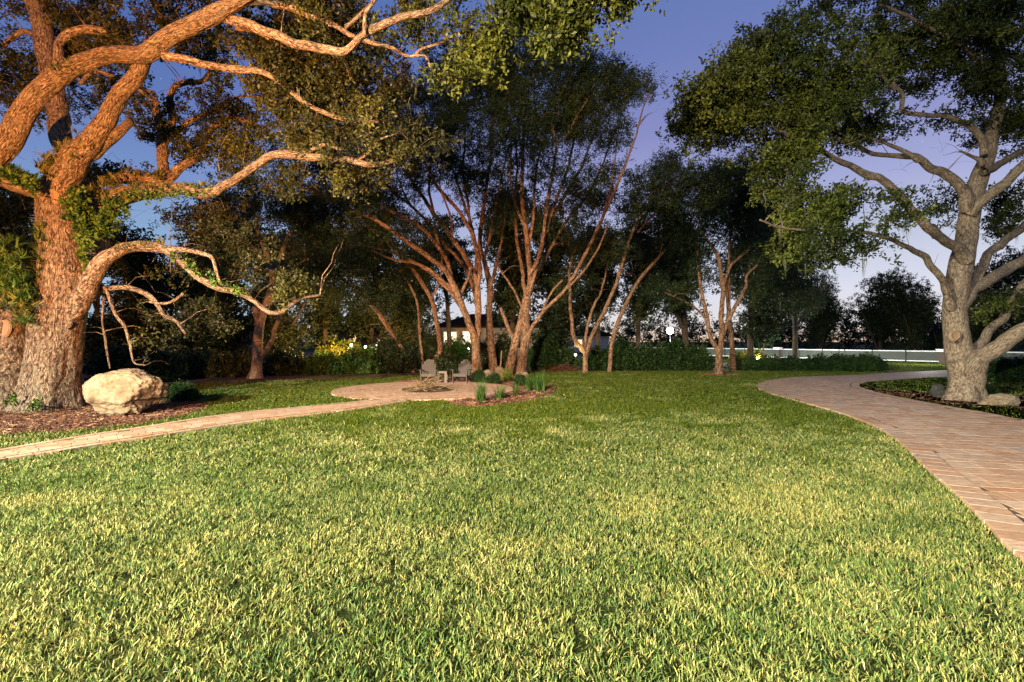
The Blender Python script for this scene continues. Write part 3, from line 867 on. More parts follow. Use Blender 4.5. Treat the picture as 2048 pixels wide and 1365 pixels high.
# ------------------------------------------------------------------ trees
class Tree:
    def __init__(s, name, label, cat, base, bark, group=None):
        s.root = empty(name, (base[0], base[1], 0), label, cat, group)
        s.base = np.array([base[0], base[1], 0.0]); s.bark = bark
        s.nodes, s.rad = [], []; s.slim = 1.0
        s.twig = MB()
    def limb(s, pts, d0, d1, name='branch', k=10, bark=0.0, flare=0.0, step=None, wig=0.0, cap=True, taper=False):
        """pts: (x, y, r) as seen in the photo, d0/d1 the distances of its two ends"""
        pts = np.array(pts, float)
        n = len(pts)
        d = np.linspace(d0, d1, n) if not isinstance(d1, (list, tuple)) else np.array([d0] + list(d1))
        if wig: d = d + np.concatenate([[0], rng.normal(0, wig, n - 1)])
        w = np.array([P(p[0], p[1], dd) for p, dd in zip(pts, d)])
        r = pts[:, 2] * d / F * s.slim
        q = np.column_stack([w, r])
        st = step or max(0.06, float(np.median(r)) * 0.8)
        q = smooth(q, st)
        q[:, 3] = np.maximum(q[:, 3], 0.006)
        if flare: q[0, 2] = min(q[0, 2], -0.05)
        c = q[:, :3] - s.base
        # a little natural crookedness
        if st < 1:
            nz = np.stack([fbm(c * 1.9 + 10 * i, 2) for i in range(3)], 1) - 0.5
            c = c + nz * np.minimum(q[:, 3:4] * 1.2, 0.16) * (0 if flare else 1)
        mb = MB(); tube(mb, c, q[:, 3], k, bark, flare, rng.uniform(0, 50), cap)
        o = mb.obj(name, s.bark, s.root, True)
        s.nodes.append(c); s.rad.append(q[:, 3])
        return o
    def grow(s, att, rtip=0.006, kr=0.010, k=4):
        """joins each attractor to the nearest wood already there, nearest first"""
        nodes = np.vstack(s.nodes); rad = np.concatenate(s.rad)
        keep = np.linspace(0, len(nodes) - 1, min(len(nodes), 1500)).astype(int)
        nodes, rad = nodes[keep], rad[keep]
        att = att - s.base
        best = np.full(len(att), 1e9)
        for i in range(0, len(nodes), 200):
            best = np.minimum(best, np.linalg.norm(att[:, None] - nodes[None, i:i + 200], axis=2).min(1))
        order = np.argsort(best)
        cap_n = len(nodes) + len(att) * 7
        NB = np.zeros((cap_n, 3)); NR = np.zeros(cap_n); m = len(nodes); NB[:m] = nodes; NR[:m] = rad
        for ai in order:
            a = att[ai]
            dv = NB[:m] - a
            dist = np.sqrt((dv ** 2).sum(1)) + 0.5 * np.maximum(dv[:, 2], 0)
            j = int(dist.argmin()); p = NB[j]; Ld = np.linalg.norm(a - p)
            if Ld < 0.12: continue
            ns = int(min(7, max(3, Ld / 0.35)))
            t = np.linspace(0, 1, ns + 1)[:, None]
            mid = np.array([0, 0, 0.12 * Ld]) * 4 * t * (1 - t)
            c = p + (a - p) * t + mid + rng.normal(0, 0.05 * Ld, (ns + 1, 3)) * (t * (1 - t) * 3)
            r0 = min(NR[j] * 0.75, rtip + kr * Ld)
            rr = r0 + (rtip * .6 - r0) * t[:, 0]
            tube(s.twig, c, rr, k, cap=False)
            NB[m:m + ns] = c[1:]; NR[m:m + ns] = rr[1:]; m += ns
    def bare(s, n, reach, up=.4, frm=1):
        nodes = np.vstack(s.nodes[frm:]); i = rng.integers(0, len(nodes), n)
        dirs = rng.normal(0, 1, (n, 3)); dirs /= np.linalg.norm(dirs, axis=1)[:, None]
        dirs[:, 2] = dirs[:, 2] * .7 + up
        a = nodes[i] + dirs * rng.uniform(.35, 1, (n, 1)) * reach
        a = a[a[:, 2] > 1.2]
        s.grow(a + s.base, .006, .018)
        # each gets a couple of side shoots
        b = np.vstack([a + rng.normal(0, .22 * reach, a.shape) for _ in range(2)])
        s.grow(b + s.base, .004, .010)
    def finish_twigs(s):
        if s.twig.n:
            o = s.twig.obj('twigs', s.bark, s.root, True); o['kind'] = 'stuff'
    def leaves(s, att, per, sigma, protos, m, scl=(.8, 1.25), tscale=0.55, tbias=0.0, name='crown', flat=0.75):
        n = len(att) * per
        c = np.repeat(att, per, 0) - s.base + rng.normal(0, sigma, (n, 3)) * np.array([1, 1, flat])
        w = c + s.base
        tn = fbm(w * tscale + 31, 3)
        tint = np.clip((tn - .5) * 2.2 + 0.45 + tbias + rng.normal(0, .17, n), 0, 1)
        rot = np.column_stack([rng.normal(0, .9, n), rng.normal(0, .9, n), rng.uniform(0, 6.283, n)])
        o = scatter_obj(name, protos, c, rot, rng.uniform(scl[0], scl[1], n), tint, m, s.root)
        o['kind'] = 'stuff'
        return n
    def moss(s, att, n, zlo=0):
        if not len(att): return
        i = rng.integers(0, len(att), n)
        c = att[i] - s.base + rng.normal(0, .15, (n, 3))
        o = scatter_obj('spanish_moss', MOSS, c, np.column_stack([rng.normal(0, .05, (n, 2)), rng.uniform(0, 6.3, n)]), rng.uniform(.25, .7, n), rng.random(n), LF_MOSS, s.root)
        o['kind'] = 'stuff'
def blobs(lst, gap=0.42, gs=0.8, seed=0):
    """lst: (px, py, rx, ry, d, rd, n) ellipsoids in the crown; gaps where a noise is low"""
    out = []
    for (px, py, rx, ry, d, rd, n) in lst:
        c = P(px, py, d); R3 = np.array([rx * d / F, rd, ry * d / F])
        u = rng.normal(0, 1, (n * 2, 3)); u /= np.linalg.norm(u, axis=1)[:, None]
        u *= rng.random((n * 2, 1)) ** 0.42
        p = c + u * R3
        keep = fbm(p * gs + seed, 3) > gap
        out.append(p[keep][:n])
    return np.vstack(out)
NL = 0

# ---- the big oak on the left
D = 13.2
bx, by = G(55, 822)
oak = Tree('live_oak', 'huge twisted live oak with fern-covered limbs behind the pale boulder', 'tree', (bx, by), OAK)
oak.slim = 0.86
oak.limb([(92, 838, 66), (98, 800, 56), (105, 740, 50), (115, 670, 48), (123, 600, 46), (126, 540, 44), (124, 480, 41), (120, 425, 39), (118, 385, 36), (125, 350, 24)], 13.2, 13.4, 'trunk', 110, 0.03, 0.30, 0.045)
oak.limb([(0, 840, 60), (5, 790, 54), (10, 730, 50), (8, 670, 46), (-8, 610, 44), (-35, 540, 40), (-60, 470, 36), (-85, 400, 30), (-85, 350, 27), (-60, 330, 26), (-20, 318, 25), (15, 285, 24), (42, 235, 22), (75, 190, 21), (120, 152, 19), (170, 125, 18), (220, 110, 17), (262, 110, 17), (295, 106, 18), (335, 75, 18), (385, 50, 18), (430, 30, 18), (470, 8, 14), (520, -20, 11)],
         13.2, [13.2, 13.2, 13.1, 13.0, 12.9, 12.8, 12.6, 12.4, 12.3, 12.2, 12.1, 12.0, 11.9, 11.9, 11.8, 11.7, 11.6, 11.4, 11.2, 11.0, 10.8, 10.5, 10.2], 'trunk', 80, 0.022, 0.2, 0.055)
oak.limb([(122, 400, 32), (128, 355, 30), (150, 318, 27), (180, 285, 22), (210, 240, 19), (240, 195, 17), (270, 150, 16), (295, 112, 15)], 13.3, 11.7, k=48, bark=0.014, step=0.06)
oak.limb([(140, 350, 22), (165, 318, 20), (200, 290, 17), (228, 270, 12), (250, 252, 8.5), (260, 245, 8)], 13.1, 12.4, k=32, bark=0.01, step=0.06)
oak.limb([(62, -30, 20), (85, 60, 19), (92, 120, 18), (108, 180, 18), (115, 240, 20), (128, 290, 20), (155, 345, 22), (168, 410, 22), (160, 480, 24)], 14.8, 13.9, k=48, bark=0.014, step=0.07)
oak.limb([(118, 140, 9), (116, 108, 9), (118, 84, 9), (140, 64, 9), (175, 57, 9), (215, 64, 9), (257, 67, 8)], 11.8, 12.2, k=20, bark=0.006)
oak.limb([(112, 392, 20), (85, 388, 13), (55, 384, 12), (20, 372, 11), (-30, 350, 11), (-90, 330, 10)], 13.2, 12.0, k=24, bark=0.008)
oak.limb([(140, 620, 16), (165, 560, 26), (180, 500, 32), (190, 455, 29), (212, 415, 25), (245, 392, 20), (300, 380, 16), (355, 379, 14), (410, 388, 13), (445, 375, 10), (490, 345, 9), (530, 322, 9), (570, 311, 9), (620, 315, 8), (690, 320, 7), (750, 330, 6), (800, 318, 4), (832, 304, 2.5)], 13.5, [13.6, 13.7, 13.8, 13.8, 13.7, 13.6, 13.4, 13.2, 13.0, 12.8, 12.6, 12.5, 12.4, 12.3, 12.2, 12.1, 12.0], k=48, bark=0.012, step=0.07)
oak.limb([(690, 322, 3), (720, 318, 3), (745, 300, 3), (760, 280, 2.5), (795, 268, 2)], 12.3, 12.0, k=8)
oak.limb([(590, 312, 6), (625, 300, 5), (650, 290, 4), (685, 300, 3)], 12.5, 12.2, k=8)
oak.limb([(178, 395, 18), (192, 362, 15), (225, 354, 13), (280, 357, 13), (330, 358, 12), (352, 345, 10), (388, 318, 8), (415, 280, 7), (435, 250, 6), (460, 236, 5), (500, 246, 4), (540, 262, 3)], 14.4, 15.4, k=28, bark=0.01)
oak.limb([(332, 360, 14), (327, 325, 11), (325, 295, 11), (330, 280, 11)], 14.8, 14.9, k=24, bark=0.008)
oak.limb([(330, 285, 9), (318, 240, 8), (312, 205, 6), (302, 185, 5), (285, 178, 4), (262, 150, 3)], 14.9, 15.3, k=14, bark=0.004)
oak.limb([(336, 282, 8), (344, 240, 8), (340, 200, 7), (350, 175, 6), (375, 166, 6), (405, 162, 5), (425, 140, 4), (450, 120, 3)], 14.9, 14.4, k=14, bark=0.004)
oak.limb([(350, 264, 5), (385, 240, 5), (425, 225, 5), (448, 205, 4), (490, 192, 3), (540, 198, 2)], 14.9, 15.2, k=10)
oak.limb([(330, 112, 10), (375, 122, 9), (430, 132, 8), (480, 138, 8), (520, 142, 7), (560, 165, 6), (600, 198, 6), (640, 222, 5), (690, 240, 4), (760, 244, 3)], 11.4, 11.8, k=18, bark=0.005)
oak.limb([(436, 36, 14), (465, 38, 12), (520, 60, 11), (570, 78, 10), (620, 92, 10), (680, 103, 9), (700, 96, 8), (722, 76, 8), (760, 52, 8), (820, 33, 7), (850, 25, 7), (885, 8, 6), (920, -14, 5), (990, -40, 4)], 11.0, 8.6, k=24, bark=0.007)
oak.limb([(728, 70, 4.5), (729, 48, 4.5), (732, 25, 4), (748, 0, 4), (760, -30, 3)], 9.5, 9.2, k=10)
oak.limb([(440, 25, 12), (480, 2, 10), (530, 4, 9), (580, 15, 8), (630, 36, 7), (670, 52, 6), (702, 72, 5), (745, 85, 5), (780, 95, 4), (820, 113, 3.5), (845, 98, 3), (890, 83, 3), (915, 66, 3), (950, 68, 2.5), (978, 98, 1.5)], 11.4, 9.8, k=14, bark=0.003)
oak.limb([(820, 112, 3), (850, 112, 3), (864, 140, 2.5), (875, 158, 2.5), (905, 170, 1.6)], 9.9, 9.6, k=8)
oak.limb([(690, 55, 5), (715, 35, 4.5), (745, 5, 4), (770, -30, 4)], 10.2, 10.4, k=8)
oak.limb([(470, 55, 6), (520, 68, 5), (560, 92, 4), (610, 112, 2)], 11.2, 11.6, k=8)
oak.limb([(128, 660, 12), (150, 622, 19), (170, 585, 21), (190, 550, 19), (212, 520, 16), (240, 500, 13), (275, 492, 12), (315, 495, 10), (345, 508, 9), (368, 528, 8.5), (398, 556, 8), (430, 572, 8), (465, 582, 7), (500, 596, 6), (535, 622, 5), (555, 626, 5), (572, 618, 4), (600, 598, 3), (640, 590, 2)], 13.2, 12.4, k=40, bark=0.012, step=0.07)
oak.limb([(335, 500, 8), (370, 500, 6), (405, 506, 5), (425, 515, 4), (432, 540, 4), (440, 566, 3)], 12.8, 12.2, k=10)
oak.limb([(170, 600, 9), (215, 580, 6), (260, 575, 6), (300, 595, 6), (318, 615, 5), (330, 632, 4), (352, 642, 3.5), (372, 668, 2.5)], 13.5, 13.0, k=10)
oak.limb([(185, 560, 5), (212, 580, 3.5), (228, 625, 3.5), (250, 655, 3.5), (260, 690, 3), (268, 725, 2), (292, 731, 1.5)], 13.4, 13.0, k=8)
oak.limb([(190, 560, 3), (206, 585, 2.5), (204, 640, 2), (212, 690, 2.5), (220, 738, 1.5)], 13.6, 13.4, k=8)
oak.limb([(300, 605, 3), (330, 608, 3), (352, 600, 3), (368, 588, 2.5)], 13.2, 12.8, k=8)
oak.limb([(118, 560, 10), (85, 556, 9), (50, 545, 8), (15, 530, 7), (-20, 505, 7)], 13.9, 14.2, k=12, bark=0.004)
oak.limb([(75, 75, 7), (45, 62, 6), (22, 80, 5), (0, 92, 5), (-30, 70, 4)], 14.8, 15.0, k=10)
oak.limb([(160, 170, 4), (185, 145, 5), (220, 150, 5), (255, 165, 4), (290, 190, 4), (310, 205, 4)], 14.5, 15.0, k=10)
# cut scars and a burl
def disc(tree, px, py, d, rad, name='cut_scar', facing=(0, -1, 0.1), ring=True):
    c = P(px, py, d) - tree.base
    f = unit(np.array(facing, float)); a = unit(np.cross([0, 0, 1], f)); b_ = np.cross(f, a)
    k = 28; t_ = np.arange(k) / k * 2 * math.pi
    rw = 1 + 0.10 * np.sin(2 * t_ + px) + 0.06 * np.sin(3 * t_)
    prof = [(1.5, -0.35), (1.28, 0.02), (1.1, 0.12), (0.95, 0.09), (0.88, -0.02), (0.45, 0.0 if ring else -0.12)]
    V = [];
    for (pr, ph) in prof: V.append((a[None] * np.cos(t_)[:, None] + b_[None] * np.sin(t_)[:, None] * 1.15) * rad * pr * rw[:, None] + f * rad * ph)
    V = np.vstack(V + [f[None] * (rad * (-0.02 if ring else -0.2))])
    idx = np.arange(len(prof) * k).reshape(-1, k); aa, bb = idx[:-1], idx[1:]
    q = np.stack([aa, bb, np.roll(bb, -1, 1), np.roll(aa, -1, 1)], -1).reshape(-1, 4)
    l_ = idx[-1]; tt = np.stack([l_, np.full(k, len(V) - 1), np.roll(l_, -1)], -1)
    mb = MB(); mb.add(V, [q, tt], {'bc': V * 1.0, 'br': np.full(len(V), .1)}); o = mb.obj(name, CUTM if ring else tree.bark, tree.root, True); o.location = c
    return o
disc(oak, 4, 656, 12.70, 0.14, facing=(0.15, -1, 0.05))
disc(oak, 97, 391, 12.92, 0.17, facing=(-0.1, -1, -0.15))
disc(oak, 133, 650, 12.90, 0.075, 'bark_knot', (0.25, -1, 0), False)

oak_att = blobs([(60, 60, 130, 110, 15.5, 2.5, 90), (-120, 60, 150, 160, 14.5, 3, 70), (230, 40, 130, 60, 15.5, 2.0, 90), (170, 110, 110, 60, 16, 1.2, 40), (100, 200, 90, 70, 16, 1.5, 40),
                 (20, 210, 70, 60, 15.5, 1.5, 36), (430, 70, 120, 70, 13.5, 1.8, 100), (560, 60, 110, 80, 12.5, 1.6, 90), (660, 30, 110, 60, 11.5, 1.5, 70), (480, 190, 90, 70, 14.5, 1.6, 70), (400, 270, 90, 60, 15.5, 1.5, 50),
                 (600, 170, 130, 70, 12.5, 1.3, 110), (700, 210, 120, 60, 12.6, 1.3, 90), (740, 130, 90, 55, 11.6, 1.3, 50), (300, 240, 45, 45, 15.4, .7, 16), (250, 190, 55, 40, 15.5, .8, 22), (470, 300, 90, 35, 14.5, 1.2, 34), (640, 270, 100, 40, 12.6, 1.0, 40),
                 (450, 420, 90, 35, 14.6, 1.0, 16), (560, 370, 90, 40, 13.8, 1.0, 18), (360, 440, 60, 35, 15, .8, 8), (700, 350, 90, 30, 12.8, .9, 12), (240, 350, 45, 14, 15, .5, 8),
                 (960, 110, 55, 30, 9.8, .6, 7), (1000, 60, 50, 50, 9.6, .8, 10), (1130, 55, 34, 40, 7.6, .45, 22), (1060, 25, 55, 22, 7.8, .6, 16), (1235, 5, 30, 16, 7.4, .35, 9), (900, 30, 40, 40, 9.5, .8, 8), (1125, -10, 120, 22, 7.8, .6, 22),
                 (840, 60, 50, 40, 10.5, .8, 6), (780, -20, 160, 50, 10.5, 1.4, 60)], 0.45, 0.75, 0)
oak_att = oak_att[(rng.random(len(oak_att)) < .66)]
ends = [P(px, py, d) for (px, py, d) in [(832, 300, 12), (795, 266, 12), (685, 298, 12.2), (760, 243, 11.8), (978, 100, 9.8), (905, 172, 9.6), (610, 112, 11.6), (540, 262, 15.2), (540, 198, 15.2), (450, 120, 14.4), (265, 64, 12.2), (930, 60, 9.9), (750, 320, 12.2), (700, 236, 11.8), (560, 164, 11.6)]]
oak_att = np.vstack([oak_att] + [e_ + rng.normal(0, .28, (5, 3)) for e_ in ends])
oak_att2 = blobs([(400, 630, 110, 24, 14.3, .6, 6), (500, 540, 90, 24, 14, .8, 7), (350, 540, 60, 30, 14.2, .6, 4), (330, 660, 80, 50, 14, .8, 7), (420, 640, 60, 40, 13.8, .7, 6), (600, 585, 40, 20, 12.5, .4, 8), (480, 480, 80, 40, 14, .8, 16)], 0.3, 0.9, 4)
top = [oak.limb([(1000, -40, 4), (1060, -28, 3), (1110, -10, 2.5), (1130, 20, 2)], 8.6, 7.7, k=8), oak.limb([(1060, -28, 3), (1150, -30, 3), (1210, -15, 2)], 8.2, 7.4, k=8)]
oak.grow(np.vstack([oak_att, oak_att2]), 0.006, 0.013)
oak.bare(230, 1.4)
oak.finish_twigs()
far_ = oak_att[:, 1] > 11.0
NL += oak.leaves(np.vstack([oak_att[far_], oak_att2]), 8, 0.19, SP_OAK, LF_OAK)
NL += oak.leaves(oak_att[~far_], 9, 0.17, SP_OAK, LF_OAKR, tbias=.30, name='brightened_foliage')  # brighter leaf tint near the flood: lamplight put into the colour
oak.moss(oak_att[oak_att[:, 1] > 11.5], 30)
# ferns and vines riding the limbs
def ride(tree, specs, protos, m, name, up_=True):
    C, Rr, S = [], [], []
    for (x0, y0, x1, y1, w, d, n, sc) in specs:
        t_ = rng.random(n)
        px = x0 + (x1 - x0) * t_; py = y0 + (y1 - y0) * t_; off = rng.normal(0, w, n)
        dx, dy = x1 - x0, y1 - y0; Ln = math.hypot(dx, dy)
        px = px - dy / Ln * off; py = py + dx / Ln * off
        dd = d + rng.normal(0, .12, n)
        C.append(np.array([P(a, b__, c) for a, b__, c in zip(px, py, dd)])); S.append(rng.uniform(.7, 1.25, n) * sc)
        Rr.append(np.column_stack([rng.normal(0.35, .5, n), rng.normal(0, .5, n), rng.uniform(0, 6.3, n)]))
    C = np.vstack(C) - tree.base; n = len(C)
    o = scatter_obj(name, protos, C, np.vstack(Rr), np.concatenate(S), rng.random(n), m, tree.root)
    o['kind'] = 'stuff'; return o
ride(oak, [(190, 470, 240, 400, 13, 13.2, 150, .8), (240, 395, 430, 385, 6, 13.1, 110, .6), (150, 385, 175, 500, 9, 13.0, 150, .9), (135, 400, 160, 420, 14, 12.85, 50, .9), (0, 345, 75, 372, 8, 12.4, 90, .85), (165, 500, 180, 580, 5, 13.1, 50, .8), (345, 512, 420, 560, 5, 12.6, 40, .7), (420, 568, 500, 590, 4, 12.4, 36, .6), (68, 800, 72, 820, 6, 12.2, 10, .7), (25, 790, 25, 815, 5, 12.2, 10, .7)], SP_VINE, LF_VINE, 'vine')
ride(oak, [(85, 350, 150, 290, 12, 12.9, 130, 1.0), (100, 340, 105, 320, 9, 12.9, 30, 1), (140, 315, 190, 262, 8, 12.6, 60, .8), (185, 400, 240, 370, 14, 13.6, 110, .8), (200, 352, 330, 350, 4, 14.5, 90, .7), (85, 430, 88, 560, 7, 13.0, 110, 1.0), (75, 560, 85, 620, 8, 13.0, 60, 1), (260, 375, 420, 372, 3, 13.2, 80, .6), (230, 500, 330, 484, 3, 12.8, 60, .6), (100, 140, 170, 118, 4, 11.7, 30, .7), (300, 90, 400, 42, 3, 11.2, 30, .6), (0, 590, 60, 630, 12, 12.5, 40, 1), (30, 545, 110, 545, 5, 13.9, 50, .9), (20, 360, 80, 375, 5, 12.6, 30, 1), (170, 360, 200, 340, 6, 14.2, 30, .9)], FERNS, LF_FERN, 'fern')

ride(oak, [(-5, 490, 38, 610, 17, 12.5, 330, 1.15), (80, 440, 84, 560, 6, 12.95, 60, 1), (40, 620, 55, 650, 9, 12.5, 30, .8), (5, 345, 60, 362, 6, 12.4, 50, .8)], FERNS, LF_VINE, 'green_fern')
# ---- the oak on the right
bx, by = G(1925, 803)
D = by
oar = Tree('oak_tree', 'smooth forked oak with wide low limbs on the island beside the driveway', 'tree', (bx, by), OAK2)
oar.slim = 0.86
oar.limb([(1928, 810, 36), (1930, 780, 30), (1928, 745, 28), (1920, 710, 27), (1913, 670, 24), (1910, 630, 22), (1912, 590, 22), (1920, 540, 23), (1930, 490, 20), (1938, 440, 19), (1945, 400, 18), (1958, 355, 16), (1975, 310, 14), (1985, 260, 12), (1998, 215, 11), (2002, 160, 10), (1990, 90, 9), (2010, 10, 7)], D, D + 0.6, 'trunk', 72, 0.010, 0.42, 0.06)
oar.limb([(1938, 770, 26), (1948, 735, 24), (1962, 715, 20), (1990, 700, 17), (2025, 675, 17), (2060, 655, 16), (2120, 625, 15), (2200, 600, 12)], D, D - 1.5, k=40, bark=0.006, step=0.07)
oar.limb([(1936, 720, 15), (1955, 695, 11), (1972, 668, 9), (2005, 635, 9), (2030, 600, 10), (2048, 570, 10), (2100, 540, 9)], D + .2, D + 1.2, k=20, bark=0.004)
oar.limb([(1922, 620, 14), (1945, 585, 12), (1975, 562, 12), (2015, 540, 12), (2060, 515, 11), (2130, 470, 10)], D, D + 1.6, k=24, bark=0.005)
oar.limb([(1935, 600, 10), (1952, 565, 9), (1968, 530, 9), (1985, 500, 9), (2020, 475, 9), (2048, 455, 9), (2110, 415, 8)], D + .3, D + 2.4, k=20, bark=0.004)
oar.limb([(1940, 430, 12), (1962, 405, 11), (1990, 385, 11), (2020, 360, 10), (2050, 330, 10), (2110, 280, 8)], D, D - .8, k=24, bark=0.005)
oar.limb([(1968, 345, 9), (1995, 332, 8), (2030, 310, 7), (2080, 285, 6)], D, D + 1.2, k=12)
oar.limb([(1930, 520, 15), (1915, 498, 12), (1890, 482, 10), (1862, 458, 10), (1832, 432, 9), (1810, 405, 9), (1790, 380, 9), (1768, 362, 8), (1738, 350, 8), (1710, 338, 7), (1680, 322, 6), (1650, 306, 5), (1620, 292, 4), (1580, 270, 3), (1530, 250, 2)], D, D - 2.6, k=24, bark=0.006)
oar.limb([(1935, 420, 14), (1928, 390, 12), (1912, 368, 11), (1888, 348, 10), (1860, 335, 9), (1830, 318, 8), (1800, 312, 6), (1760, 311, 5), (1730, 302, 5), (1705, 285, 4), (1670, 275, 3), (1620, 250, 2)], D, D - 1.5, k=22, bark=0.005)
oar.limb([(1835, 322, 6), (1810, 305, 5), (1780, 290, 4), (1745, 278, 3), (1700, 262, 2)], D - 1, D - 1.6, k=10)
oar.limb([(1905, 615, 10), (1890, 575, 8), (1878, 553, 7), (1855, 520, 7), (1825, 500, 6), (1795, 486, 5), (1772, 477, 5), (1735, 466, 4), (1690, 462, 3), (1620, 461, 3), (1560, 455, 2.5), (1520, 440, 2)], D, D - 3.2, k=16, bark=0.003)
oar.limb([(1968, 310, 9), (1962, 280, 7), (1945, 255, 7), (1915, 240, 6), (1880, 232, 5), (1840, 228, 5), (1805, 222, 5), (1806, 190, 4), (1785, 165, 3)], D, D - 1, k=12)
oar.limb([(1965, 330, 8), (1950, 316, 4), (1935, 308, 3), (1918, 302, 1.5)], D, D - .3, k=8)
oar.limb([(2000, 170, 7), (1960, 120, 6), (1900, 80, 5), (1830, 40, 4), (1760, 10, 3)], D, D - 2, k=10)
oar.limb([(1790, 180, 3), (1740, 130, 3), (1690, 100, 2.5), (1640, 70, 2)], D - 1, D - 3, k=8)
disc(oar, 1911, 672, D - 0.42, 0.11, facing=(-0.05, -1, 0.05))
ra = blobs([(1440, 235, 85, 75, 12.6, 1.6, 80), (1405, 225, 42, 45, 12.4, .8, 26), (1540, 170, 110, 90, 13, 2.0, 130), (1640, 200, 100, 80, 13, 1.8, 90), (1690, 110, 120, 90, 13.5, 2.2, 130), (1840, 90, 140, 90, 14.5, 2.5, 160), (1990, 80, 130, 110, 15, 2.5, 120), (1570, 300, 80, 45, 12.8, 1.2, 50), (1500, 340, 60, 30, 12.6, 1, 16),
            (1700, 425, 80, 55, 12.6, 1.2, 40), (1670, 500, 60, 35, 12.4, 1.0, 16), (1760, 430, 45, 45, 12.8, .6, 14), (1600, 480, 60, 50, 12.6, 1.1, 15), (1560, 400, 70, 60, 12.8, 1.4, 24), (1800, 240, 120, 30, 14.2, 1.2, 56), (1900, 260, 50, 26, 14.6, .8, 16), (2030, 250, 60, 50, 15.5, 1.5, 36), (2040, 370, 50, 50, 16.5, 1.2, 24),
            (1960, 190, 70, 50, 15, 1.4, 36), (2180, 200, 130, 160, 14.5, 2.5, 90), (2020, 450, 50, 36, 17, 1, 20), (1900, -60, 300, 60, 14, 3, 120), (1700, 30, 80, 60, 13.5, 1.6, 46), (1540, 75, 50, 26, 13, .8, 16), (1880, 420, 30, 40, 17, .7, 12), (1730, 265, 70, 24, 13.8, .8, 22), (1460, 150, 60, 40, 12.8, .8, 22)], 0.45, 0.62, 12)
ra = ra[rng.random(len(ra)) < .84]
ra2 = blobs([(2010, 610, 60, 40, 15.5, .8, 10), (1975, 625, 40, 20, 15.2, .4, 5)], 0.2, .9, 2)
oar.grow(np.vstack([ra, ra2]), 0.006, 0.012)
oar.bare(70, 1.1)
oar.finish_twigs()
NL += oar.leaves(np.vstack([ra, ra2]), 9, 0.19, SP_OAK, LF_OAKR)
oar.moss(ra[(ra[:, 2] < 6.5)], 46)

# ---- the multi-stemmed trees in the middle
def gnd(px, py): return G(px, py)
tA = Tree('multi_stem_tree', 'reddish many-stemmed tree fanning left behind the right-hand garden chair', 'tree', G(953, 752), ELM)
tA.slim = .88
dA = G(953, 752)[1]
tA.limb([(953, 758, 13), (953, 730, 11), (952, 700, 10), (951, 675, 10)], dA, dA, 'trunk', 28, 0.006, 0.25, 0.1)
tA.limb([(951, 685, 9), (944, 660, 8), (930, 625, 7.5), (917, 592, 7), (895, 546, 6.5), (859, 516, 5.5), (820, 489, 5), (783, 461, 4.5), (747, 438, 4), (700, 422, 3.5), (650, 395, 2.5), (590, 370, 1.6)], dA, dA - 3, k=14, bark=.004)
tA.limb([(906, 562, 5), (892, 519, 4.5), (873, 491, 4), (850, 463, 4), (811, 436, 3.5), (775, 419, 3), (720, 385, 2.5), (670, 350, 1.6), (620, 330, 1)], dA - .8, dA - 2.5, k=10)
tA.limb([(880, 496, 3.5), (867, 458, 3), (847, 436, 3), (820, 411, 3), (792, 388, 2.5), (745, 345, 2), (700, 300, 1.2)], dA - 1, dA + 1, k=8)
tA.limb([(955, 685, 8), (957, 655, 7), (956, 603, 7), (953, 561, 6.5), (940, 530, 6), (923, 505, 5.5), (895, 463, 5), (870, 430, 4.5), (845, 392, 4), (815, 350, 3), (780, 300, 2.2), (750, 250, 1.4)], dA, dA + 1.5, k=14, bark=.004)
tA.limb([(956, 575, 5), (959, 540, 5), (953, 497, 5), (939, 458, 4.5), (917, 422, 4), (884, 385, 4), (860, 345, 3), (840, 300, 2.5), (830, 240, 1.6)], dA, dA + .5, k=12)
tA.limb([(939, 460, 3), (935, 400, 3), (925, 340, 2.6), (930, 280, 2), (920, 210, 1.3)], dA + .5, dA + 2, k=8)
tA.limb([(905, 480, 2.5), (900, 430, 2.2), (880, 370, 1.8), (890, 300, 1.2)], dA, dA - 1, k=8)
tA.limb([(918, 595, 4), (935, 560, 3), (942, 540, 3)], dA - .5, dA, k=8)
aA = blobs([(620, 440, 70, 50, 24, 2, 30), (700, 400, 120, 60, 24, 2.5, 90), (640, 330, 90, 55, 24, 2.5, 60), (770, 330, 110, 80, 25.5, 2.5, 110), (860, 270, 100, 90, 26, 2.6, 130), (900, 180, 90, 80, 26, 2.5, 90), (820, 220, 70, 60, 25, 2, 50), (930, 360, 60, 70, 26, 2, 40), (800, 470, 110, 40, 24.5, 1.6, 36), (700, 480, 90, 40, 24, 1.6, 28), (960, 130, 70, 50, 26, 2.2, 46)], 0.42, 0.5, 3)
for (pp, a0, a1) in [([(950, 690, 5), (935, 640, 4.5), (905, 590, 4), (868, 552, 3.5), (820, 520, 3), (770, 500, 2.4), (700, 488, 1.5)], 1, 2.5), ([(957, 640, 5), (948, 580, 4.5), (925, 530, 4), (890, 490, 3.4), (850, 440, 3), (815, 400, 2.2), (790, 340, 1.4)], 1.5, 3),
                     ([(953, 540, 4), (948, 470, 3.4), (925, 400, 3), (905, 340, 2.4), (870, 270, 1.6)], .5, 2.5), ([(917, 592, 4), (885, 560, 3.6), (840, 530, 3), (790, 520, 2.4), (740, 500, 1.6)], 0, -1.5), ([(870, 430, 3), (858, 380, 2.6), (862, 320, 2.2), (850, 250, 1.5)], 1, 1)]:
    tA.limb(pp, dA + a0, dA + a1, k=8)
tA.grow(aA, 0.011, 0.011, 3); tA.bare(60, 2.0); tA.finish_twigs()
NL += tA.leaves(aA, 11, 0.34, SP_MID, LF_MID, (1.0, 1.6), 0.4); tA.moss(aA[aA[:, 2] < 9], 40)

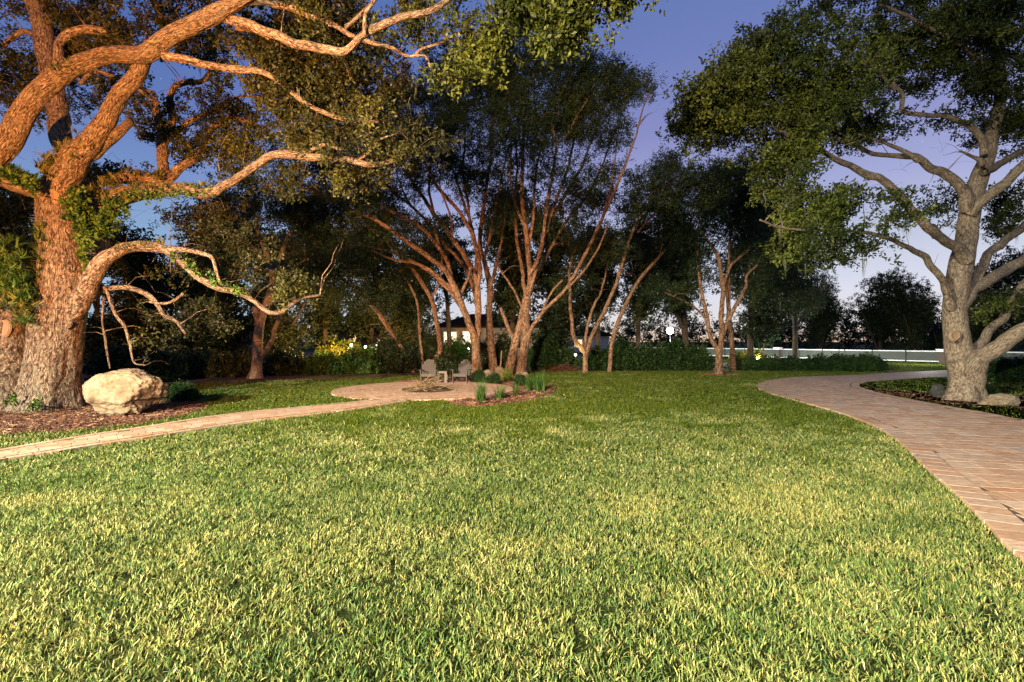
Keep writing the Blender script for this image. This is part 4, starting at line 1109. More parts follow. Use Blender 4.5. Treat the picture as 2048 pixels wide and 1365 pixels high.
tA2 = Tree('slender_tree', 'single grey-brown tree rising between the two reddish clumps behind the pale rocks', 'tree', G(987, 747), ELM)
dd = G(987, 747)[1]
tA2.limb([(988, 752, 9), (985, 715, 8), (981, 680, 7.5), (978, 625, 6.5), (980, 575, 6), (971, 533, 5), (960, 491, 4.5), (965, 430, 4), (975, 360, 3), (985, 290, 2.5), (985, 220, 1.5)], dd, dd + .5, 'trunk', 20, .004, .2, .15)
tA2.limb([(979, 580, 4), (1000, 500, 2.6), (1010, 420, 2.2), (1000, 340, 1.6)], dd, dd + 1, k=8)
tA2.limb([(968, 520, 3), (985, 450, 3), (998, 380, 2.2), (1015, 300, 1.5)], dd, dd + 1, k=8)
a_ = blobs([(990, 230, 60, 90, 29, 2, 60), (985, 350, 50, 60, 29, 2, 30), (1000, 150, 50, 50, 28.5, 2, 30)], .42, .5, 5)
tA2.grow(a_, 0.011, .011, 3); tA2.finish_twigs(); NL += tA2.leaves(a_, 11, .34, SP_MID, LF_MID, (1.0, 1.6), .4)

tB = Tree('multi_stem_tree', 'reddish tree with twin crossing trunks spreading up to the right of the pale rocks', 'tree', G(1033, 751), ELM)
tB.slim = .85
dB = G(1033, 751)[1]
tB.limb([(1018, 752, 11), (1024, 715, 10), (1031, 686, 9), (1042, 644, 9), (1053, 597, 9), (1061, 561, 7), (1056, 505, 6), (1051, 450, 5.5), (1044, 394, 5), (1045, 330, 4), (1048, 260, 3), (1055, 190, 2), (1068, 130, 1.2)], dB, dB + .5, 'trunk', 20, .004, .2, .12)
tB.limb([(1040, 758, 12), (1044, 725, 10.5), (1049, 695, 10), (1052, 665, 10), (1051, 635, 9), (1055, 600, 8)], dB - .5, dB, 'trunk', 20, .004, .2, .12)
tB.limb([(1052, 692, 5), (1063, 660, 4.5), (1081, 630, 4), (1102, 608, 4), (1130, 580, 4), (1160, 530, 4), (1190, 470, 4), (1222, 400, 3.5), (1250, 330, 3), (1272, 270, 2), (1285, 220, 1.6), (1305, 170, 1)], dB - .5, dB - 1.5, k=10)
tB.limb([(1081, 630, 2.6), (1100, 590, 2.4), (1125, 560, 2)], dB - .5, dB - 1.5, k=8)
tB.limb([(1062, 580, 5), (1073, 533, 5), (1086, 486, 4.5), (1104, 440, 4), (1130, 390, 3.5), (1160, 340, 3), (1180, 290, 2.2), (1205, 220, 1.5)], dB, dB + 1.5, k=10)
tB.limb([(1059, 550, 5), (1078, 513, 5), (1088, 460, 4), (1094, 410, 4), (1105, 350, 3.5), (1112, 290, 3), (1105, 240, 2.6), (1125, 180, 2), (1145, 150, 1.2)], dB, dB - 1.5, k=10)
tB.limb([(1112, 290, 2.4), (1135, 270, 2.2), (1155, 230, 1.8), (1175, 200, 1)], dB - 1, dB - 1.5, k=8)
tB.limb([(1044, 616, 3), (1030, 585, 2.6), (1014, 561, 2.4), (1000, 540, 2), (990, 522, 1.5)], dB, dB - 1, k=8)
tB.limb([(1030, 690, 6), (1022, 665, 5), (1010, 640, 4.5), (1000, 615, 3.5)], dB + .5, dB + 1, k=10)
tB.limb([(1051, 455, 3.4), (1030, 410, 3), (1020, 350, 2.4), (1022, 280, 2), (1010, 200, 1.2)], dB + .3, dB - .5, k=8)
tB.limb([(1205, 440, 3), (1225, 360, 2.2), (1232, 300, 1.6), (1240, 240, 1)], dB - 1, dB, k=8)
aB = blobs([(1040, 170, 70, 70, 25.5, 2.5, 80), (1110, 190, 80, 80, 26, 2.5, 100), (1190, 210, 80, 80, 26.5, 2.5, 100), (1235, 170, 50, 40, 26, 1.6, 34), (1285, 185, 28, 28, 25, .8, 9), (1080, 300, 80, 80, 26, 2.5, 80), (1170, 330, 70, 80, 26.5, 2.2, 70), (1240, 300, 34, 60, 25.5, 1.2, 16), (1010, 290, 50, 80, 26, 2, 40), (1130, 430, 80, 50, 27, 2, 40), (1215, 400, 34, 50, 27, 1.4, 16), (1020, 430, 60, 50, 27, 2, 24), (1070, 115, 40, 34, 26, 1.2, 18), (1075, 95, 18, 14, 26, .5, 4), (1160, 140, 60, 40, 26, 1.6, 34)], 0.40, 0.5, 7)
for (pp, a0, a1) in [([(1051, 600, 5), (1044, 540, 4.5), (1034, 480, 4), (1030, 410, 3), (1034, 330, 2.4), (1028, 250, 1.6)], 1, 2), ([(1090, 470, 4), (1112, 400, 3.4), (1135, 340, 3), (1150, 270, 2.4), (1165, 200, 1.5)], 0, 1.5), ([(1070, 560, 4.5), (1100, 500, 4), (1135, 440, 3.4), (1175, 390, 3), (1205, 330, 2.2), (1225, 270, 1.4)], 1, 2.5),
                     ([(1056, 500, 4), (1068, 430, 3.4), (1070, 360, 3), (1082, 290, 2.2), (1088, 220, 1.5)], .5, -1), ([(1130, 580, 3), (1165, 545, 2.6), (1195, 500, 2.2), (1215, 450, 1.5)], -1, -2)]:
    tB.limb(pp, dB + a0, dB + a1, k=8)
tB.grow(aB, 0.011, 0.011, 3); tB.bare(60, 2.0); tB.finish_twigs(); NL += tB.leaves(aB, 11, .34, SP_MID, LF_MID, (1.0, 1.6), .4); tB.moss(aB[aB[:, 2] < 9], 24)

def small_tree(name, label, base, limbs, crown, bark=ELM, lm=LF_MID, per=11, moss=10, gap=.42, group=None, sp=SP_MID, scl=(1.0, 1.6), sig=.34):
    """limbs: [(pts, dd0, dd1)], distances relative to the base's; crown blobs likewise"""
    global NL
    b_ = G(*base); T_ = Tree(name, label, 'tree', b_, bark, group)
    for i, (pts, a0, a1) in enumerate(limbs):
        T_.limb(pts, b_[1] + a0, b_[1] + a1, 'trunk' if i == 0 else 'branch', 16 if i == 0 else 8, .003 if i == 0 else 0, .2 if i == 0 else 0, .15 if i == 0 else None)
    at = blobs([(x, y, rx, ry, b_[1] + dz, rd, n) for (x, y, rx, ry, dz, rd, n) in crown], gap, .5, rng.uniform(0, 99))
    T_.grow(at, .011, .011, 3)
    if len(limbs) > 2: T_.bare(26, 1.8)
    T_.finish_twigs()
    NL += T_.leaves(at, per, sig, sp, lm, scl, .4)
    if moss: T_.moss(at, moss)
    return T_
small_tree('leaning_tree', 'bare trunk leaning steeply left from behind the left garden chair', (824, 746),
           [([(826, 744, 5), (815, 722, 5), (797, 689, 5), (775, 653, 4.5), (747, 614, 4), (705, 576, 3.5), (650, 530, 3), (600, 500, 2)], 0, -1),
            ([(808, 728, 3), (764, 706, 2.6), (728, 700, 2.2), (695, 704, 1.5)], 0, -1), ([(740, 606, 2.4), (700, 560, 2), (670, 500, 1.4)], 0, 1)],
           [(640, 540, 90, 50, -1, 1.5, 40), (560, 520, 70, 50, -1, 1.5, 24), (690, 600, 80, 30, -1, 1.2, 26), (700, 520, 60, 50, 1, 1.5, 24)])
small_tree('crooked_tree', 'thin crooked trunk with a kink rising right behind the left garden chair', (870, 747),
           [([(869, 748, 6), (869, 722, 5.5), (880, 703, 5), (877, 670, 5), (872, 640, 4.5), (864, 603, 4), (839, 558, 4), (811, 522, 3.5), (775, 485, 3), (740, 440, 2)], 0, 1),
            ([(862, 600, 2.5), (880, 560, 2), (885, 500, 1.5)], 0, 1)],
           [(760, 440, 80, 50, 1, 1.5, 34), (860, 500, 60, 50, 1, 1.5, 24), (800, 560, 60, 36, 1, 1.2, 16)])
small_tree('sapling', 'thin pale sapling beside the left garden chair', (845, 747),
           [([(846, 747, 2.6), (845, 717, 2.6), (840, 675, 2.4), (835, 610, 2.2), (822, 575, 2), (800, 540, 1.2)], 0, .5)],
           [(810, 550, 50, 30, .5, 1.2, 12)], moss=2)
small_tree('v_shaped_tree', 'slim pale V-shaped tree at the far lawn edge beside the brush pile', (1170, 747),
           [([(1170, 748, 6), (1171, 725, 5), (1170, 708, 4.5), (1163, 690, 4)], 0, 0),
            ([(1166, 704, 4), (1149, 674, 4), (1142, 625, 3.5), (1139, 561, 3), (1142, 526, 2.6), (1158, 480, 2)], 0, 1),
            ([(1172, 712, 4.5), (1184, 674, 4), (1205, 628, 4), (1227, 582, 3.5), (1241, 540, 3.5), (1255, 494, 3), (1269, 456, 3), (1290, 414, 2)], 0, -1),
            ([(1276, 466, 2), (1300, 436, 2), (1322, 418, 1.2)], -.8, -1), ([(1169, 708, 3), (1176, 649, 3), (1190, 610, 2.6), (1205, 575, 2), (1216, 526, 1.5)], 0, 1)],
           [(1300, 410, 60, 50, -1, 1.6, 50), (1290, 380, 50, 34, -1, 1.3, 26), (1180, 500, 60, 50, 1, 1.6, 34), (1230, 500, 50, 50, 0, 1.6, 30), (1150, 570, 50, 36, 1, 1.2, 20)])
small_tree('leaning_tree', 'slim pale trunk leaning right at the lawn edge between brush pile and hedge', (1221, 746),
           [([(1219, 746, 4.5), (1222, 700, 4), (1225, 682, 4), (1237, 642, 4), (1258, 596, 3.5), (1283, 554, 3.2), (1318, 515, 3), (1353, 470, 2)], 0, .5), ([(1318, 515, 2), (1330, 470, 1.8), (1335, 430, 1.3)], .3, 1)],
           [(1320, 350, 50, 30, 2, 1.5, 30), (1350, 400, 50, 60, 1, 1.6, 50), (1340, 470, 50, 50, 1, 1.6, 34), (1300, 560, 60, 40, 2, 1.5, 26), (1335, 325, 22, 12, 1, .6, 6)])
small_tree('multi_stem_tree', 'orange-barked vase-shaped tree in a mulch ring near the driveway bend', (1438, 750),
           [([(1438, 754, 9), (1438, 730, 7.5), (1438, 705, 7), (1437, 692, 7)], 0, 0),
            ([(1437, 700, 5), (1423, 677, 4.5), (1413, 628, 4), (1402, 579, 3.5), (1395, 512, 3), (1385, 450, 2)], 0, .6),
            ([(1411, 635, 2.5), (1381, 610, 2), (1353, 596, 1.6), (1330, 585, 1)], .1, -.6),
            ([(1441, 700, 6), (1445, 672, 5), (1443, 632, 5), (1445, 572, 4.5), (1437, 519, 4), (1420, 488, 3), (1402, 463, 2)], 0, -.5),
            ([(1445, 690, 4.5), (1450, 660, 4), (1466, 621, 4), (1478, 600, 3.5), (1492, 575, 3), (1494, 552, 2.4), (1515, 530, 1.5)], 0, -.6),
            ([(1446, 574, 3.4), (1459, 537, 3), (1473, 520, 2.6), (1500, 500, 2)], -.3, .5), ([(1454, 650, 3), (1459, 600, 3), (1457, 540, 2.6), (1462, 440, 2)], .2, 1)],
           [(1410, 400, 80, 70, 0, 2.0, 120), (1480, 410, 80, 70, 1, 2.0, 120), (1380, 480, 50, 50, 0, 1.6, 30), (1530, 500, 70, 60, 1, 2, 70), (1400, 560, 40, 40, 1, 1.3, 16), (1500, 340, 60, 30, 1, 1.5, 34), (1340, 590, 36, 24, 0, 1, 10), (1440, 350, 40, 24, 1, 1.2, 18)])
small_tree('slender_tree', 'single grey trunk just behind the orange-barked tree by the hedge', (1466, 744),
           [([(1467, 745, 6), (1465, 700, 4.5), (1462, 667, 4.2), (1457, 614, 4), (1455, 560, 3), (1470, 500, 2)], 0, .5)],
           [(1560, 540, 60, 50, 2, 2, 60), (1520, 590, 50, 40, 1, 1.6, 30), (1600, 580, 50, 50, 3, 2, 40)])
small_tree('forked_tree', 'twisted brown tree with a low fork on the leaf litter right of the boulder', (509, 757),
           [([(510, 760, 15), (513, 735, 10), (515, 700, 9.5), (518, 660, 9), (524, 632, 8), (533, 610, 7), (543, 580, 6.5), (545, 545, 6), (532, 505, 5), (515, 460, 4), (505, 410, 3)], 0, 0),
            ([(517, 650, 7), (513, 625, 6.5), (510, 612, 6)], 0, -.2), ([(519, 722, 5), (532, 700, 5), (545, 678, 4.5), (551, 655, 4), (565, 626, 3.5), (582, 606, 3), (600, 590, 2)], 0, -1),
            ([(543, 560, 4.5), (565, 500, 4), (590, 450, 3), (620, 400, 2)], 0, 1), ([(530, 515, 4), (490, 480, 3), (450, 440, 2)], 0, 1), ([(545, 545, 3), (575, 540, 2), (610, 520, 1.5)], 0, -1)],
           [(470, 440, 90, 50, 0, 2, 40), (590, 430, 90, 60, 1, 2, 40), (530, 380, 90, 40, 0, 2, 30), (620, 520, 50, 50, 0, 1.6, 24), (450, 530, 60, 30, 1, 1.5, 20)], bark=OAK2)

# dark trees standing back in the woods, crowns down to the brush
def wood_tree(label, px, d, top, wid, nblob, name='woodland_tree', lean=0, tr=5, low=640, lm=LF_FAR, gap=.41, tpx=None, per=8, dens=1.0):
    global NL
    base = (d * (px - CX) / F, d)
    T_ = Tree(name, label, 'tree', base, DARKB, 'dark trees at the back')
    tx = px + lean
    by_ = CY + CAMH * F / d
    T_.limb([(px, by_, tr), (px + lean * .3, (by_ + top) / 2 + 40, tr * .8), (tx, top + 60, tr * .35)], d, d, 'trunk', 10, .004, .2, .3)
    for j in range(3):
        yy = rng.uniform(*sorted((top + 60, low))); x1 = tx + rng.choice([-1, 1]) * wid * rng.uniform(.3, .7)
        T_.limb([(px + lean * .5, yy + 50, tr * .5), ((px + x1) / 2, yy + 5, tr * .4), (x1, yy - 40, tr * .15)], d, d + rng.uniform(-2, 2), k=6)
    bl_ = []
    for j in range(nblob):
        t_ = (j + .5) / nblob
        y = top + 34 + (low - top - 34) * t_
        ww = wid * (math.sin(math.pi * min(.95, .22 + .66 * t_))) * .62
        x = tx * (1 - t_) + px * t_ + rng.uniform(-.45, .45) * wid * .8
        bl_.append((x, y, ww, 42, d + rng.uniform(-1, 1), ww * d / F * .7, int(34 * dens)))
    at = blobs(bl_, gap, .4, rng.uniform(0, 99))
    T_.grow(at, .014, .010, 3); T_.finish_twigs()
    NL += T_.leaves(at, per, .55, SP_FAR, lm, (.9, 1.5), .3)
    return T_
wl = [
    ('tall dark tree filling the gap at the far left edge behind the great oak', 20, 30, 360, 90, 7, 0, 6, 700),
    ('dark broad tree just right of the great oak trunk, in the woods', 190, 31, 470, 80, 6, 10, 6, 715),
    ('dark tree in the woods above the pale boulder', 290, 32, 455, 80, 6, -10, 6, 715),
    ('dark tree in the woods over the small amber-lit window', 385, 33, 440, 80, 6, 10, 5, 705),
    ('dark tree in the woods left of the twisted forked tree', 460, 35, 410, 80, 6, 0, 5, 715),
    ('dark tree right behind the twisted forked tree', 570, 34, 400, 80, 7, 0, 6, 710),
    ('dark tree behind the garden spotlights in the left woods', 650, 36, 410, 80, 6, 0, 5, 670),
    ('black silhouetted tree forking against the pale sky left of the leaning trunk', 740, 38, 430, 75, 6, 20, 6, 670),
    ('dark tree behind the crooked trunk and the left chair', 815, 37, 470, 60, 5, 10, 5, 690),
    ('dark tree behind the fan of reddish stems, over the house roof', 900, 40, 430, 70, 4, -15, 5, 570),
    ('black-trunked tree seen between the two reddish clumps', 1026, 33, 360, 55, 6, 0, 6, 640),
    ('dark tree right of the crossing twin trunks', 1112, 36, 400, 60, 6, -8, 5, 690),
    ('dark tree behind the slim V-shaped tree', 1195, 38, 430, 60, 5, 6, 5, 640),
    ('dark tree behind the slim trunk leaning right', 1275, 40, 430, 60, 5, 10, 5, 620),
    ('grey tree beside the bright white lamp', 1372, 36, 420, 60, 5, -15, 7, 610),
    ('dark tree over the start of the white fence', 1500, 38, 360, 80, 6, 10, 6, 660),
    ('dark tree hanging over the fence pillar', 1590, 41, 400, 80, 6, 0, 5, 610),
]
for (lb, px, d, tp, wd, nb, ln, tr, lw_) in wl: wood_tree(lb, px, d, tp, wd, nb, lean=ln, tr=tr, low=lw_)
fl = [('far dark tree standing beyond the left part of the white fence', 1545, 62, 500, 70, 5), ('far dark tree beyond the fence next to the hanging moss strand', 1640, 66, 560, 60, 5), ('far dark tree with the peaked top beyond the middle of the fence', 1760, 64, 535, 75, 6),
      ('far feathery tree beyond the fence, left of the right pillar', 1835, 62, 560, 55, 4), ('far low dark tree beyond the fence against the trunk of the driveway oak', 1890, 68, 640, 50, 3), ('far dark tree beyond the hedge at the right edge', 1990, 52, 500, 90, 6), ('far dark tree half cut by the right edge of the picture', 2090, 48, 450, 90, 6)]
for (lb, px, d, tp, wd, nb) in fl: wood_tree(lb, px, d, tp, wd, nb, low=672, tr=4, name='woodland_tree', dens=1.25)
print('leaf instances', NL, 'grass', ng)

# far-off tree line closing the horizon
mbp = []
for i in range(900):
    x = rng.uniform(-170, 190); y = 120 + rng.uniform(-6, 6)
    hmax = 5.0 + 3.0 * vnoise(np.array([[x * .05, 3, 1]]))[0]
    mbp.append((x, y, rng.uniform(0, hmax)))
mbp = np.array(mbp)
n = len(mbp) * 10
c = np.repeat(mbp, 10, 0) + rng.normal(0, 1.3, (n, 3))
o = scatter_obj('distant_woods', SP_FAR, c, rng.normal(0, 1, (n, 3)), rng.uniform(2.5, 4, n), rng.random(n), LF_FAR)
prop(o, 'dark line of distant woods along the horizon', None, None, 'stuff')

# ------------------------------------------------------------------ shrubs and hedges
def shrub(label, x, y, w, dpt, h, lm=LF_BUSH, sp=SP_BUSH, n=60, per=7, name='shrub', group=None, cat='shrub', scl=(.8, 1.3), sig=.12, flat=1):
    r_ = empty(name, (x, y, 0), label, cat, group)
    st = MB(); att = []
    u = rng.normal(0, 1, (n, 3)); u /= np.linalg.norm(u, axis=1)[:, None]; u[:, 2] = np.abs(u[:, 2])
    u *= rng.random((n, 1)) ** .35
    a = u * np.array([w / 2, dpt / 2, h * .88]) + np.array([0, 0, .06])
    a *= (0.85 + 0.3 * fbm(a * 2 + x, 2))[:, None]
    for k in range(min(14, n)):
        tip = a[k]; t_ = np.linspace(0, 1, 4)[:, None]
        b0 = np.array([tip[0] * .3, tip[1] * .3, -.02])
        tube(st, b0 + (tip - b0) * t_ + np.array([0, 0, .05]) * t_ * (1 - t_), np.linspace(.014, .005, 4), 4, cap=False)
    st.obj('stem', DARKB, r_, True)
    m_ = n * per
    c_ = np.repeat(a, per, 0) + rng.normal(0, sig, (m_, 3)); c_[:, 2] = np.maximum(c_[:, 2], .03)
    tint = np.clip(.2 + .6 * c_[:, 2] * 0 + rng.normal(.2, .22, m_) + (fbm((c_ + [x, y, 0]) * 1.5, 2) - .5), 0, 1)
    o_ = scatter_obj('foliage', sp, c_, np.column_stack([rng.normal(0, .9, (m_, 2)), rng.uniform(0, 6.3, m_)]), rng.uniform(scl[0], scl[1], m_), tint, lm, r_)
    o_['kind'] = 'stuff'
    return r_
def shrub_px(label, px, py, wpx, hpx, **k):
    x, y = G(px, py); s = y / F
    return shrub(label, x, y + wpx * s * .3, wpx * s, max(wpx * s * .7, .5), hpx * s, **k)
# brush along the back of the lawn
bl2 = [('dark bush at the back left, behind the great oak trunk', 215, 770, 90, 70), ('dark bush behind the pale boulder at the wood edge', 300, 766, 80, 60), ('dark bush under the small amber-lit window', 385, 758, 80, 45), ('dark bush left of the forked tree trunk', 455, 755, 70, 40),
       ('dark bush right of the forked tree trunk', 560, 752, 70, 36), ('dark bush under the brightest garden spotlight', 635, 751, 80, 30), ('dark bush below the pair of small garden spotlights', 710, 750, 80, 42), ('dark bush at the foot of the leaning trunk', 780, 748, 80, 76), ('dark bush behind the crooked trunk, left of the lit house windows', 858, 746, 50, 84), ('tall dark bush in front of the house wall between the two clumps', 962, 743, 30, 60),
       ('low bush between the two garden chairs', 895, 751, 50, 20), ('dark bush behind the pale rocks', 1005, 744, 44, 74), ('dark bush right of the twin trunks', 1085, 743, 56, 84), ('leafy bush left of the V-shaped tree', 1130, 741, 40, 30), ('bush in the dark gap right of the V-shaped tree', 1195, 742, 36, 40),
       ('light green bush right of the slim leaning trunk', 1250, 742, 56, 52), ('bush in front of the cream end of the fence', 1300, 742.5, 56, 44), ('round bush under the bright white lamp', 1350, 742.5, 60, 54), ('bush left of the orange-barked tree', 1400, 742.5, 56, 44)]
for (lb, px, py, w_, h_) in bl2: shrub_px(lb, px, py, w_, h_, n=70, per=7, group='bushes along the wood edge', lm=LF_BUSH if px > 1080 else (LF_VINE if px in (635, 710) else LF_FAR), scl=(1.3, 2.2), sig=.2)  # the two bushes by the spotlights get brighter leaf colour, to look lit
for i, (lb, px, w_, h_) in enumerate([('low hedge plant just right of the slender grey trunk', 1500, 50, 20), ('low hedge plant in front of the yellow-lit shrubs', 1545, 56, 20), ('low hedge plant below the white-capped pillar', 1600, 60, 20), ('low hedge plant before the first bare fence post', 1650, 60, 24), ('taller hedge plant covering the second fence post', 1700, 60, 32), ('rounded hedge plant at the end of the row by the driveway', 1745, 56, 32)]):
    shrub_px(lb, px, 743 + i * .5, w_, h_, n=80, per=8, name='hedge_shrub', group='low hedge along the driveway', scl=(.9, 1.5), sig=.14, lm=LF_BUSH)
for i, (lb, px, w_, h_) in enumerate([('hedge shrub just right of the driveway oak', 1975, 50, 44), ('hedge shrub at the right edge of the picture', 2020, 50, 44), ('hedge shrub running out past the right edge', 2065, 60, 46)]):
    shrub_px(lb, px, 767, w_, h_, n=110, per=9, name='hedge_shrub', group='hedge behind the driveway oak', scl=(.9, 1.4), sig=.12)
shrub_px('small dark shrub growing beside the pale boulder', 352, 806, 62, 30, n=80, per=8, sp=SP_SMALL, scl=(1, 1.6), sig=.06)
shrub_px('dark low plant between the great oak and the boulder', 168, 800, 60, 24, n=40, per=6, sp=SP_SMALL, scl=(1, 1.5), sig=.08)
shrub_px('tiny plant beside the flat rock near the driveway oak', 1985, 798, 24, 22, n=24, per=6, sp=SP_SMALL, scl=(.8, 1.2), sig=.05)
# lit shrubs in the distance
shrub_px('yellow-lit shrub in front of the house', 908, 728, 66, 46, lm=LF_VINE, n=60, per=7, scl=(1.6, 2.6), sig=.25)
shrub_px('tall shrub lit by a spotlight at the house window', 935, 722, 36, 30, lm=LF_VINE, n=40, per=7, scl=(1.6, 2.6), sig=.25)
shrub_px('shrub glowing yellow beside the slender grey trunk', 1480, 729, 26, 18, lm=LF_FLOWER_LIT, n=30, per=7, scl=(1.3, 2), sig=.15)  # yellow leaf colour stands in for part of the glow
shrub_px('leafy shrub lit yellow in front of the fence', 1515, 727, 40, 24, lm=LF_FLOWER_LIT, n=50, per=7, scl=(1.3, 2), sig=.18)  # leaves coloured yellow, some of the lamplight painted in

# plants in the patio bed
def tuft(label, px, py, hpx, n, group='strap-leaved clumps in the patio bed'):
    x, y = G(px, py); h = hpx * y / F
    r_ = empty('strap_leaf_plant', (x, y, 0), label, 'plant', group)
    c_ = np.column_stack([rng.normal(0, .10, (n, 2)), np.full(n, 0.01)])
    o_ = scatter_obj('foliage', LIRI, c_, np.column_stack([rng.normal(0, .1, (n, 2)), rng.uniform(0, 6.3, n)]), rng.uniform(.75, 1.1, n) * h / .62, rng.random(n) * .5 + .2, LF_VINE, r_)
    o_['kind'] = 'stuff'
tuft('strap-leaved clump at the front edge of the patio, first from the left', 960, 804, 52, 4)
tuft('thin strap-leaved clump at the patio rim, second from the left', 1000, 799, 38, 3)
tuft('strap-leaved clump right of the patio edge, before the twin trunks', 1031, 794, 34, 3)
tuft('tall strap-leaved clump at the bed centre', 1060, 783, 42, 4)
tuft('tallest strap-leaved clump, at the right end of the bed', 1078, 784, 44, 5)
tuft('strap-leaved clump on the far right side of the bed behind the tallest', 1066, 772, 30, 3)
shrub_px('small flowering shrub with yellow blooms before the twin trunks', 1014, 764, 22, 22, lm=LF_FLOWER_LIT, sp=SP_SMALL, n=26, per=6, scl=(.8, 1.3), sig=.05)
shrub_px('small dark shrub right of the right-hand chair', 956, 768, 22, 24, sp=SP_SMALL, n=36, per=7, scl=(.9, 1.4), sig=.05)
shrub_px('small dark shrub in front of the pale rocks', 988, 770, 20, 20, sp=SP_SMALL, n=30, per=7, scl=(.9, 1.4), sig=.05)
shrub_px('small dark shrub at the foot of the right twin trunk', 1042, 773, 18, 20, sp=SP_SMALL, n=30, per=7, scl=(.9, 1.4), sig=.05)

# ------------------------------------------------------------------ rocks
def rock(label, x, y, sx, sy, sz, seed, m=LIMESTONE, name='rock', sub=4, group=None, rz=0.0, shape=None, amp=.22, cuts=16, cut0=.72):
    import bmesh
    bm = bmesh.new(); bmesh.ops.create_icosphere(bm, subdivisions=sub, radius=1)
    me = bpy.data.meshes.new(name); bm.to_mesh(me); bm.free()
    n_ = len(me.vertices); v = np.zeros(n_ * 3); me.vertices.foreach_get('co', v); v = v.reshape(-1, 3)
    r_ = np.random.default_rng(seed)
    # chop with random planes for broken faces
    for k in range(cuts):
        nn = unit(r_.normal(0, 1, 3)); dd_ = r_.uniform(cut0, .95)
        ex = np.maximum(v @ nn - dd_, 0); v = v - ex[:, None] * nn * .88
    v *= (1 + amp * (fbm(v * 1.6 + seed, 3) - .5) * 1.4 + .16 * (np.abs(fbm(v * 4 + seed, 3) - .5) * 2 - .3) + .07 * (fbm(v * 12 + seed, 3) - .5))[:, None]
    if shape: v = shape(v)
    v = v * np.array([sx / 2, sy / 2, sz / 2]) * 1.12
    v[:, 2] = v[:, 2] + sz * .42
    v[:, 2] = np.maximum(v[:, 2], -.04)
    me.vertices.foreach_set('co', v.astype(np.float32).ravel()); me.materials.append(m)
    for p_ in me.polygons: p_.use_smooth = True
    o_ = link(bpy.data.objects.new(name, me)); o_.location = (x, y, 0); o_.rotation_euler = (0, 0, rz)
    prop(o_, label, 'rock', group); me.update()
    return o_
def bshape(v):
    # left shoulder slopes, flat irregular top, undercut right end
    t_ = np.clip((v[:, 0] + 1) / .75, 0, 1)
    v[:, 2] *= np.where(v[:, 2] > 0, .35 + .65 * t_ ** .8, 1)
    v[:, 2] = np.where(v[:, 2] > .62, .62 + (v[:, 2] - .62) * .5, v[:, 2])
    v[:, 0] = np.where((v[:, 2] < -.2) & (v[:, 0] > .5), v[:, 0] * .86, v[:, 0])
    return v
x, y = G(236, 838); y += .5; x = (236 - CX) / F * y
rock('big pale limestone boulder on the mulch in front of the great oak', x, y, 2.1, 1.4, 1.38, 7, sub=6, amp=.34, cuts=34, cut0=.55, name='boulder', shape=bshape)
y = G(2000, 818)[1] + .3; x = (2003 - CX) / F * y
rock('flat pale rock on the mulch right of the driveway oak', x, y, 1.15, .7, .42, 31, sub=5, cuts=30, cut0=.6, amp=.3)
for (lb, px, py, w_, h_, sd) in [('wide pale rock at the left of the pile behind the patio bed', 978, 757, 24, 18, 3), ('tall rounded rock topping the pile between the trunks', 1000, 756, 18, 24, 12), ('low pale rock at the front of the pile', 1004, 761, 22, 11, 5), ('small rock at the left end of the pile beside the reddish trunk', 966, 759, 12, 9, 8), ('pale rock at the right foot of the twin trunks', 1050, 757, 14, 13, 9),
                               ('pinkish rock at the left end of the brush pile', 1086, 743, 12, 10, 14)]:
    x, y = G(px, py); s = y / F
    rock(lb, x, y + w_ * s * .3, w_ * s, w_ * s * .7, h_ * s, sd, group='pale rocks around the central trees')
x, y = G(1882, 798)
rock('dark rounded stone leaning on the left foot of the driveway oak', x, y + .1, .36, .34, .52, 22, DARKROCK)

